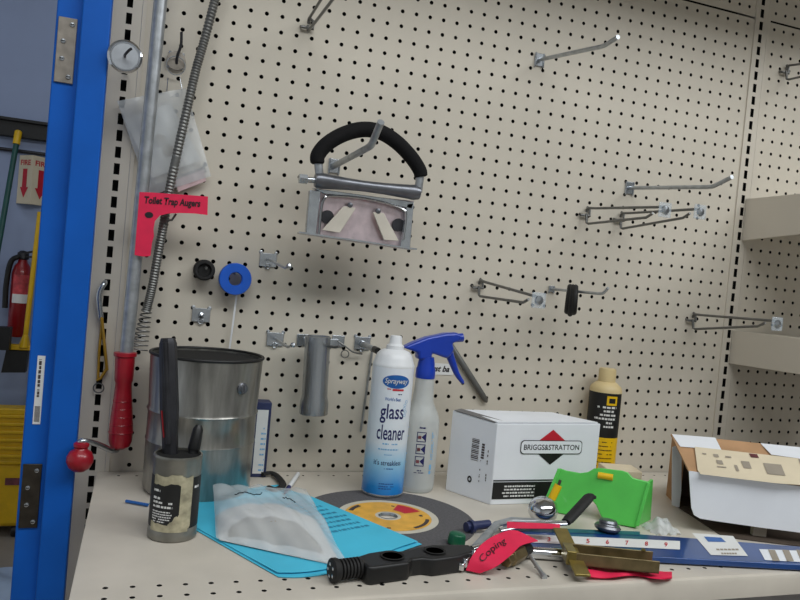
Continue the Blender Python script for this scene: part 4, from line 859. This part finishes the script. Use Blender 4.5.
# ------------------------------------------------------------------ pliers / wrench cluster
t = thing('ratchet_tool', 'chrome tool with round domed head and black grip before the green level', 'tool', W(545, 522, z=0.0))
c = W(543, 514, z=0.020)
MB().lathe([(0.0, -0.014), (0.017, -0.014), (0.021, -0.007), (0.0215, 0.0), (0.019, 0.0085), (0.012, 0.014), (0.0, 0.0165)], c + V((0.002, 0.004, 0.006)), (-0.15, -0.35, 1), 32).build('domed_head', 'chrome', t)
MB().tube([W(500, 530, z=0.0125), W(530, 524, z=0.020), W(566, 523, z=0.024)], [0.005, 0.0068, 0.0062], 12, sy=0.5).build('shaft', 'zinc', t)
MB().tube(arc([W(566, 522, z=0.024), W(572, 516, z=0.030), W(584, 503, z=0.044), W(590, 497, z=0.050), W(596, 497.5, z=0.050)], 4), [0.0072] * 2 + [0.0082] * 10 + [0.0075, 0.0068, 0.006, 0.004, 0.003], 12, sy=0.7).build('grip', 'rubber', t)
t = thing('locking_pliers', 'grey steel locking pliers lying partly under the pink tag', 'pliers', W(480, 545, z=0.0))
MB().tube([W(466, 557, z=0.010), W(480, 543, z=0.014), W(497, 524, z=0.016), W(512, 520, z=0.018), W(540, 521, z=0.022)], [0.0055, 0.0068, 0.0062, 0.0062, 0.005], 8, sy=0.6).build('upper_arm', 'steel', t, bevel=0.0006)
MB().tube([W(470, 566, z=0.007), W(484, 553, z=0.010), W(492, 546, z=0.012), W(501, 538, z=0.0135)], [0.0045, 0.006, 0.006, 0.0045], 8, sy=0.6).build('lower_arm', 'steel', t, bevel=0.0006)
b = MB().box(W(466, 561, z=0.011), (0.016, 0.010, 0.011), rotz(0.7)).box(W(462, 566, z=0.008), (0.010, 0.007, 0.009), rotz(0.9)); b.build('jaw', 'chrome', t, bevel=0.0015)
MB().tube([W(474, 556, z=0.016), W(475, 551, z=0.021)], 0.004, 14).build('pivot_bolt', 'chrome', t)
t = thing('blue_fitting', 'small dark blue plastic fitting at the edge of the abrasive wheel', 'fitting', W(478, 528, z=0.004))
MB().tube([W(466, 527, z=0.011), W(489, 524, z=0.011)], [0.0065, 0.006], 12).lathe([(0.004, 0), (0.009, 0.0), (0.009, 0.005), (0.004, 0.005)], W(470, 527, z=0.011), W(489, 524, z=0.011) - W(466, 527, z=0.011), 16, closed=True).build('fitting', 'dusk', t)
# pink writing tag
def pk(u, v, z): return W(u, v, z=z + (0.003 if z > 0.009 else 0))
rowA = [(466, 570, .004), (472, 556, .016), (484, 542, .026), (500, 533, .030), (514, 530, .030), (527, 535, .026), (538, 540.5, .020)]
rowB = [(480, 573, .003), (495, 567, .010), (506, 559, .018), (514, 552, .024), (520, 546, .026), (528, 543, .024), (538, 541, .020)]
pa, pb = arc([pk(*q) for q in rowA], 4), arc([pk(*q) for q in rowB], 4); nn = len(pa) - 1
def tagf(a, b):
    i = min(nn, int(round(a * nn))); return pa[i] * (1 - b) + pb[i] * b
t = thing('paper_tag', 'curled pink handwritten tag lying over the pliers at the shelf front', 'tag', pk(490, 572, 0))
MB().grid(tagf, nn, 6, (0, 0, -0.0005)).build('paper', 'pink', t)
def tm(x, y):
    f = min(1, max(0, x)) * nn; i = min(nn - 1, int(f)); k = f - i
    return (pa[i] * (1 - k) + pa[i + 1] * k) * (1 - y) + (pb[i] * (1 - k) + pb[i + 1] * k) * y + V((-0.0004, -0.001, 0.0008))
text('Coping', 0.33, 0.42, 0.34, -0.34, lambda x, y: tm(x, y), 'ink', 'handwriting', t, 0.25, 0.0)
tg = MB().grid(lambda a, b: pk(507 + 53 * a, 521.5 + 2.5 * a + 6.5 * b - 2 * a * b, 0.029 - 0.002 * a + 0.001 * math.sin(8 * a)), 12, 2, (0, 0, -0.0005)).build('pink_ribbon', 'pink', None, pk(530, 526, 0.02))
tag(tg, 'narrow pink paper strip lying across the chrome shaft', 'ribbon', 'pink paper strips')
def rib(a, b):
    u = 588 + 84 * a; v = 562 + 9 * a + 1.5 * math.sin(a * 9); w = 15 - 9 * a
    return pk(u, v + w * b + (2 if 0 < b < 1 else 0), 0.002 + 0.005 * math.sin(math.pi * b) * (1 - 0.3 * a) + 0.0012 * math.sin(14 * a + 3 * b))
rb = MB().grid(rib, 20, 5, (0, 0, -0.0004)).build('pink_ribbon', 'pink', None, pk(630, 574, 0))
tag(rb, 'crumpled pink paper strip at the shelf edge beside the yellowish latch', 'ribbon', 'pink paper strips')
# brass fitting and bolt
t = thing('brass_fitting', 'stubby brownish brass fitting with dark end under the pink tag', 'fitting', W(512, 566, z=0))
f0, f1 = W(505, 561, z=0.011), W(521, 552, z=0.013); d = f1 - f0
MB().tube([f0, f0 + d * .3, f0 + d * .32, f1], [0.0085, 0.0085, 0.0105, 0.0105], 6).build('hex_body', 'olive', t, bevel=0.0008)
MB().tube([f1, f1 + d * 0.45], [0.0095, 0.008], 16).build('dark_end', 'black', t)
p0, p1 = W(530, 556, z=0.012), W(543, 575, z=0.003)
t = thing('steel_pin', 'thin steel pin slanting to the shelf front beside the brass fitting', 'pin', p1)
MB().tube([p0, p1], 0.0026, 10).build('shank', 'steel', t); MB().tube([p1, p1 + (p1 - p0).normalized() * 0.005], 0.0036, 10).build('head', 'steel', t)
# crumpled wrap
c = W(661, 524, z=0.010)
b = MB(); rr = random.Random(9)
b.grid(lambda a, bb: c + V(((a - .5) * 0.046, (bb - .5) * 0.042, -0.0095 + 0.018 * math.sin(math.pi * a) * math.sin(math.pi * bb) + 0.004 * math.sin(17 * a + 5 * bb) * math.sin(13 * bb + 2))), 16, 16)
tag(b.build('plastic_wrap', 'bag', None, c + V((0, 0, -0.010))), 'crumpled clear plastic wrap between green level and open carton', 'wrap')
# ------------------------------------------------------------------ open carton
ca = math.radians(-25); k1 = V((math.cos(ca), math.sin(ca), 0)); k2 = V((-math.sin(ca), math.cos(ca), 0))
K0 = W(677.5, 507.5, z=0.0); KL, KD = 0.44, 0.075
KH = W(672, 440, y=K0.y).z
def K(x, y, z): return K0 + k1 * x + k2 * y + V((0, 0, z))
t = thing('open_carton', 'open white carton with shipping label and drooping front flap at right', 'carton', K(KL / 2, KD / 2, 0))
def kslab(name, mm, p, d): return MB().prism(p, d).build(name, mm, t)
kslab('left_wall', 'kraft', [K(0, 0, 0), K(0, KD, 0), K(0, KD, KH - 0.012), K(0, 0, KH)], k1 * 0.003)
kslab('right_wall', 'kraft', [K(KL, 0, 0), K(KL, KD, 0), K(KL, KD, KH - 0.012), K(KL, 0, KH)], k1 * -0.003)
kslab('back_wall', 'shaded_card', [K(0.003, KD, 0), K(KL - 0.003, KD, 0), K(KL - 0.003, KD, KH - 0.014), K(0.003, KD, KH - 0.014)], k2 * -0.003)
kslab('bottom', 'shaded_card', [K(0.003, 0, 0.0005), K(KL - 0.003, 0, 0.0005), K(KL - 0.003, KD - 0.003, 0.0005), K(0.003, KD - 0.003, 0.0005)], V((0, 0, 0.003)))
kslab('under_flap_shade', 'shaded_card', [K(0.0, -0.001, 0.0006), K(KL, -0.001, 0.0006), K(KL, -0.14, 0.0006), K(0.03, -0.14, 0.0006)], V((0, 0, 0.001)))  # dark sheet added on the shelf for the shade under the front flap
kslab('top_panel', 'shaded_card', [K(0.003, 0.0, KH - 0.004), K(KL - 0.003, 0.0, KH - 0.004), K(KL - 0.003, KD - 0.003, KH - 0.016), K(0.003, KD - 0.003, KH - 0.016)], V((0, 0, 0.003)))
pn = k2
p = [Wp(u, v, K(0, -0.001, 0), pn) for u, v in ((672, 447), (681.5, 444), (681, 490), (679, 507.5), (671.5, 505))]
MB().prism(p, k2 * -0.002).build('front_tab', 'card_white', t)
hb0, hb1 = Wp(671, 434, K(0, -0.004, 0), pn), Wp(830, 450.5, K(0, -0.004, 0), pn); hf0, hf1 = Wp(689, 471, K(0, -0.125, 0), pn), Wp(830, 491, K(0, -0.125, 0), pn)
MB().prism([hb0, hb1, hf1, hf0], (0, 0.001, -0.002)).build('lid', 'kraft', t)
up = V((0, -0.0006, 0.0008))
def ld(u, v): 
    n = (hb1 - hb0).cross(hf0 - hb0).normalized(); 
    return Wp(u, v, hb0, n) + up
def quad(name, pts, mm, k=1): b = MB(); b.add([ld(*q) + up * (k - 1) for q in pts], [tuple(range(len(pts)))]); b.build(name, mm, t, flat=True)
quad('white_tuck', [(671.5, 434.5), (715, 438), (721, 450), (680, 447)], 'card_white'); quad('white_tuck', [(760, 443.5), (828, 450.5), (828, 463), (771, 455)], 'card_white')
quad('shipping_label', [(694, 447.5), (770, 456), (828, 463), (828, 488), (775, 484), (700, 475), (697, 471)], 'cream_label', 2)
quad('label_dark_stamp', [(748, 454.5), (756, 455.3), (758, 459), (750, 458.3)], 'redmark', 3)
b = MB()
for (u, v, w, h) in ((762, 464, 18, 11), (740, 462, 8, 7), (733, 466, 3, 6), (712, 455, 5, 3), (715, 461, 6, 4), (724, 457, 6, 1.5), (716, 467, 9, 1.2), (797, 460, 2, 14), (701, 454, 4, 1.2)):
    b.add([ld(u, v) + up * 2, ld(u + w, v + w * .1) + up * 2, ld(u + w + h * .4, v + h + w * .1) + up * 2, ld(u + h * .4, v + h) + up * 2], [(0, 1, 2, 3)])
b.build('label_print', 'faint', t, flat=True)
fp = [(689, 471), (830, 490.5), (830, 536.5), (760, 527.5), (715, 521), (700, 518.5), (694, 515), (691.5, 508), (690.5, 495)]
nfl = (-k2 + V((0, 0, 0.04))).normalized()
MB().prism([Wp(u, v, hf0 + V((0, -0.001, 0)), nfl) for u, v in fp], k2 * 0.002).build('front_flap', 'card_white', t)
p = Wp(757, 545, K(0, -0.112, 0), k2); MB().box((p.x, p.y, 0.0155), (0.02, 0.012, 0.0275), rotz(ca)).build('foam_block', 'faint', t, bevel=0.001)
# ------------------------------------------------------------------ background through the doorway
BY = BW - 0.004
def B_(u, v, y=BY): return W(u, v, y=y)
p0, p1 = B_(-20, 118, BY - 0.03), B_(60, 137, BY - 0.03)
t = thing('tool_rail', 'dark horizontal tool rail on the wall seen beyond the blue frame', 'rail', (p0 + p1) / 2)
zc = B_(30, 130, BY - 0.03).z
MB().box((-0.75, BY - 0.02, zc), (1.0, 0.04, 0.085)).build('rail', 'darkmetal_rail' if 'darkmetal_rail' in M else 'black', t, bevel=0.004)
MB().box((-0.75, BY - 0.03, zc + 0.035), (1.0, 0.06, 0.012)).build('top_ledge', 'black', t)
zp = B_(20, 151, BY - 0.012).z
tag(MB().tube([(-1.3, BY - 0.008, zp), (-0.3, BY - 0.008, zp)], 0.008, 10).build('conduit', 'darkmetal', None, (-0.7, BY, zp)), 'thin dark conduit running along the wall beyond the doorway', 'pipe')
h0, h1 = B_(17, 140, BY - 0.07), B_(-4, 260, BY - 0.16)
t = thing('hanging_broom', 'broom with dark green handle and yellow tip hanging from the rail', 'broom', h0)
hd = (h1 - h0).normalized(); MB().tube([h0, h0 + hd * 0.85], 0.012, 12).build('handle', 'greenpole', t)
MB().tube([h0 - hd * 0.045, h0 - hd * 0.04, h0 + hd * 0.02], [0.010, 0.016, 0.016], 12).build('yellow_tip', 'yellow', t)
MB().box(h0 + hd * 0.9, (0.22, 0.06, 0.10)).build('bristle_head', 'black', t)
c0, c1 = B_(21, 154), B_(42, 205)
sw = 0.10; zt, zb = B_(30, 155, BY - 0.06).z, B_(30, 204, BY - 0.06).z; xc = B_(31, 180, BY - 0.06).x
t = thing('fire_sign', 'projecting white sign with red arrows above the fire extinguisher', 'sign', (xc, BY, (zt + zb) / 2))
MB().prism([(xc - 0.062, BY - 0.001, zb), (xc + 0.004, BY - 0.075, zb), (xc + 0.072, BY - 0.001, zb)], (0, 0, zt - zb)).build('panel', 'paper_dim' if 'paper_dim' in M else 'cream_label', t)
for a_, b_ in (((xc - 0.062, BY - 0.001), (xc + 0.004, BY - 0.075)), ((xc + 0.004, BY - 0.075), (xc + 0.072, BY - 0.001))):
    o = V((a_[0], a_[1], zb)); e = V((b_[0] - a_[0], b_[1] - a_[1], 0)); Lq = e.length; e.normalize(); mpz = plane_map(o, e, (0, 0, 1), 0.001); H = zt - zb
    b = MB(); x = Lq * 0.5
    patch(b, x - 0.016, x + 0.016, H * 0.34, H * 0.72, mpz); b.add([mpz(x - 0.030, H * 0.34), mpz(x + 0.030, H * 0.34), mpz(x, H * 0.12)], [(0, 2, 1)]); b.build('red_arrow', 'redprint', t, flat=True)
    text('FIRE', x, H * 0.85, Lq * 0.72, H * 0.11, mpz, 'redprint', 'lettering', t, 0, 0.02)
ex = B_(20, 300, BY - 0.08); zt, zb = B_(22, 276, BY - 0.08).z, B_(18, 337, BY - 0.08).z; er = 0.042
t = thing('fire_extinguisher', 'red fire extinguisher with black hose on the wall beyond the blue frame', 'fire extinguisher', (ex.x, ex.y, zb))
ec = V((ex.x - 0.004, BY - 0.06, zb)); eh = zt - zb + 0.06
MB().lathe([(0, 0.004), (er - 0.006, 0), (er, 0.008), (er, eh - 0.05), (er * 0.8, eh - 0.015), (0.022, eh), (0.018, eh + 0.02)], ec, (0, 0, 1), 32).build('cylinder', 'extred', t)
th = math.atan2(CP.y - ec.y, CP.x - ec.x); mpx = cyl_map(ec, er, th, 0.001)
b = MB(); patch(b, -0.035, 0.035, eh * 0.46, eh * 0.58, mpx, 10); b.build('white_label', 'paper', t)
M['labelred'] = mat('faded_red_label', (196, 70, 76), 0.5, vary=0.3, scale=30)
b = MB(); patch(b, -0.035, 0.035, eh * 0.58, eh * 0.84, mpx, 10); b.build('red_label', 'labelred', t)
MB().lathe([(0.022, 0), (0.026, 0.005), (0.024, 0.03), (0.012, 0.04), (0, 0.042)], ec + V((0, 0, eh + 0.015)), (0, 0, 1), 16).build('valve', 'darkmetal', t)
MB().box(ec + V((0.04, -0.01, eh + 0.055)), (0.11, 0.02, 0.010), Rxyz(0, -0.3, 0)).box(ec + V((0.035, -0.01, eh + 0.03)), (0.09, 0.018, 0.008)).build('lever', 'darkmetal', t)
MB().tube(arc([ec + V((-0.01, -0.02, eh + 0.03)), ec + V((-0.045, -0.02, eh - 0.0)), ec + V((-0.057, -0.02, eh * 0.7)), ec + V((-0.055, -0.02, eh * 0.38))], 6), 0.012, 10).build('hose', 'black', t)
# yellow broom
h0, h1 = B_(40, 212, BY - 0.145), B_(24.5, 345, BY - 0.16)
t = thing('push_broom', 'yellow handled broom with black bristles leaning under the extinguisher', 'broom', B_(14, 366, BY - 0.14))
MB().tube([h0, h1], 0.011, 12).build('handle', 'yellow', t)
zz = B_(18, 347, BY - 0.16); MB().box(zz + V((0.0, 0, 0.0)), (0.17, 0.05, 0.022)).tube([h1 + (h0 - h1) * 0.08, h1 + V((0.0, 0, -0.01))], [0.018, 0.045], 10, sy=0.6).build('head_block', 'yellow', t, bevel=0.003)
q = [B_(u, v, BY - 0.135) for u, v in ((8, 349), (30, 350), (27, 371), (3, 371))]
MB().prism(q, (0, -0.05, 0)).build('bristles', 'black', t)
h0 = B_(32, 368, BY - 0.02); h1 = B_(24, 460, BY - 0.02)
t_ = MB().tube([h0 + (h0 - h1) * 0.3, h1, h1 + (h1 - h0) * 0.8], 0.012, 10).build('wood_pole', 'woodpole', None, h1)
tag(t_, 'pale wooden pole leaning on the wall behind the yellow mop bucket', 'pole')
# mop bucket
fl = W(-12, 530, z=FL)
t = thing('mop_bucket', 'yellow plastic mop bucket with ribbed wringer beyond the blue door frame', 'mop bucket', (fl.x, fl.y, FL))
kx = W(24, 500, y=2.35).x; 
zt2 = W(10, 462, y=2.35).z
x1 = kx + 0.03
MB().prism([(x1 - 0.42, 2.35, FL + 0.05), (x1 - 0.03, 2.35, FL + 0.05), (x1, 2.35, zt2), (x1 - 0.45, 2.35, zt2)], (0, 0.2, 0)).build('tub', 'yellow', t, bevel=0.02, seg=3)
MB().box((x1 - 0.22, 2.445, zt2), (0.47, 0.21, 0.025)).build('tub_rim', 'yellow', t, bevel=0.008)
zw = W(10, 412, y=2.33).z
MB().prism([(x1 - 0.30, 2.34, zt2 + 0.0), (x1 - 0.03, 2.34, zt2), (x1 + 0.005, 2.34, zw), (x1 - 0.33, 2.34, zw)], (0, 0.16, 0)).build('wringer', 'yellow', t, bevel=0.01)
b = MB()
for k in range(6): z = zt2 + 0.03 + (zw - zt2 - 0.05) * k / 5; b.box((x1 - 0.11, 2.335, z), (0.17, 0.012, 0.014))
b.build('wringer_ribs', 'yellow', t, bevel=0.003)
MB().box((x1 - 0.15, 2.345, zw), (0.36, 0.03, 0.03)).build('wringer_lip', 'yellow', t, bevel=0.006)
pz = W(18, 482, y=2.34).z; MB().box((x1 - 0.07, 2.347, pz), (0.08, 0.006, 0.03)).build('logo_patch', 'redmark', t)
MB().tube([(x1 - 0.01, 2.36, zt2 - 0.02), (x1 + 0.03, 2.33, zt2 - 0.05), (x1 + 0.03, 2.33, zt2 - 0.13), (x1 - 0.02, 2.34, zt2 - 0.16)], 0.008, 8).build('bail_handle', 'darkmetal', t)
for dx in (-0.38, -0.06):
    for dy in (2.38, 2.52): MB().lathe([(0.0, -0.014), (0.025, -0.014), (0.027, -0.008), (0.027, 0.008), (0.025, 0.014), (0, 0.014)], (x1 + dx, dy, FL + 0.027), (1, 0, 0), 18).tube([(x1 + dx, dy, FL + 0.027), (x1 + dx, dy, FL + 0.07)], 0.009, 8).build('caster', 'black', t)
# cloth on the floor
c = W(2, 592, z=FL)  # pale blue patch at floor level, built as a crumpled surface
b = MB().grid(lambda a, bb: c + V(((a - .5) * 0.4, (bb - .5) * 0.36, 0.003 + 0.06 * (math.sin(math.pi * a) * math.sin(math.pi * bb)) ** 0.7 * (1 + 0.35 * math.sin(9 * a + 4 * bb) * math.sin(8 * bb)))), 24, 24)
tag(b.build('pale_mound', 'mound_blue', None, c), 'pale blue crumpled cloth on the concrete floor below the mop bucket', 'mound')
# ------------------------------------------------------------------ sub-parts: prints, labels and fittings belong to the part they sit on
NEST = {'spray_can': (('body', 'logo_oval logo_lettering red_flash blue_print tag_line word small_print slogan foot_print bubble_print base_seam'), ('shoulder', 'nozzle')),
 'trigger_bottle': (('bottle', 'label_print label_picture label_pictogram side_print'), ('head', 'nozzle trigger')),
 'parts_box': (('carton', 'logo_red_triangle logo_black_triangle logo_border logo_bar logo_lettering black_panel panel_print barcode seal_mark'),),
 'oil_bottle': (('bottle', 'black_label yellow_label logo_square label_dark_print label_white_print'),),
 'cutoff_wheel': (('wheel', 'label label_orange_ring label_red_patch label_dark_print'),),
 'tin_can': (('body', 'label torn_patch label_print side_print'),),
 'open_carton': (('lid', 'white_tuck shipping_label label_dark_stamp label_print'),),
 'ruler_package': (('sleeve', 'ruler_strip ruler_number white_sticker sticker_logo sticker_print picture_panel picture_print teal_band'),),
 'paper_tag': (('paper', 'handwriting ink_blot'),), 'paper_folder': (('top_sheet', 'sheet_print'),), 'parts_bag': (('film', 'pen_scribble'),),
 'narrow_box': (('carton', 'white_panel panel_print'),), 'shelf_tag': (('strip', 'handwriting'),),
 'level_base': (('top_vial', 'vial_mark'), ('side_vial', 'vial_cap')), 'fire_extinguisher': (('cylinder', 'white_label red_label'),),
 'fire_sign': (('panel', 'red_arrow lettering'),), 'mop_bucket': (('tub', 'logo_patch'), ('wringer', 'wringer_ribs wringer_lip')),
 'drain_auger': (('grip', 'grip_ring'), ('crank_rod', 'crank_ball')), 'pipe_cutter': (('threaded_knob', 'rivet'), ('body', 'pocket pocket_rim'))}
base = lambda o: o.name.split('.')[0]
for root in [o for o in COL.objects if o.parent is None and base(o) in NEST]:
    for host, kids in NEST[base(root)]:
        h = [c for c in root.children if base(c) == host]
        if h:
            for c in list(root.children):
                if base(c) in kids.split(): c.parent = h[0]
# ------------------------------------------------------------------ light
def area(name, loc, size, energy, color, target):
    l = bpy.data.lights.new(name, 'AREA'); l.shape = 'RECTANGLE'; l.size, l.size_y = size; l.energy = energy; l.color = color
    o = bpy.data.objects.new(name, l); COL.objects.link(o); o.location = V(loc)
    o.rotation_euler = (V(target) - V(loc)).to_track_quat('-Z', 'Y').to_euler(); return o
area('ceiling_tube_light', (0.5, -1.62, 2.1), (2.8, 0.9), 42, (0.95, 0.985, 1.0), (0.5, -1.3, 0))
area('ceiling_tube_light', (2.3, -1.7, 2.1), (1.2, 0.35), 16, (0.95, 0.98, 1.0), (1.9, -1.2, 0))
area('ceiling_tube_light', (-0.8, 1.2, 2.1), (1.2, 0.3), 5, (0.85, 0.92, 1.0), (-0.8, 1.4, 0))
w = bpy.data.worlds.new('room_light'); SC.world = w; w.use_nodes = True
w.node_tree.nodes['Background'].inputs[0].default_value = (0.85, 0.92, 1.0, 1); w.node_tree.nodes['Background'].inputs[1].default_value = 0.36
vs = SC.view_settings; vs.view_transform = 'Standard'; vs.look = 'None'; vs.gamma = 1; vs.exposure = 0.31; vs.use_curve_mapping = False
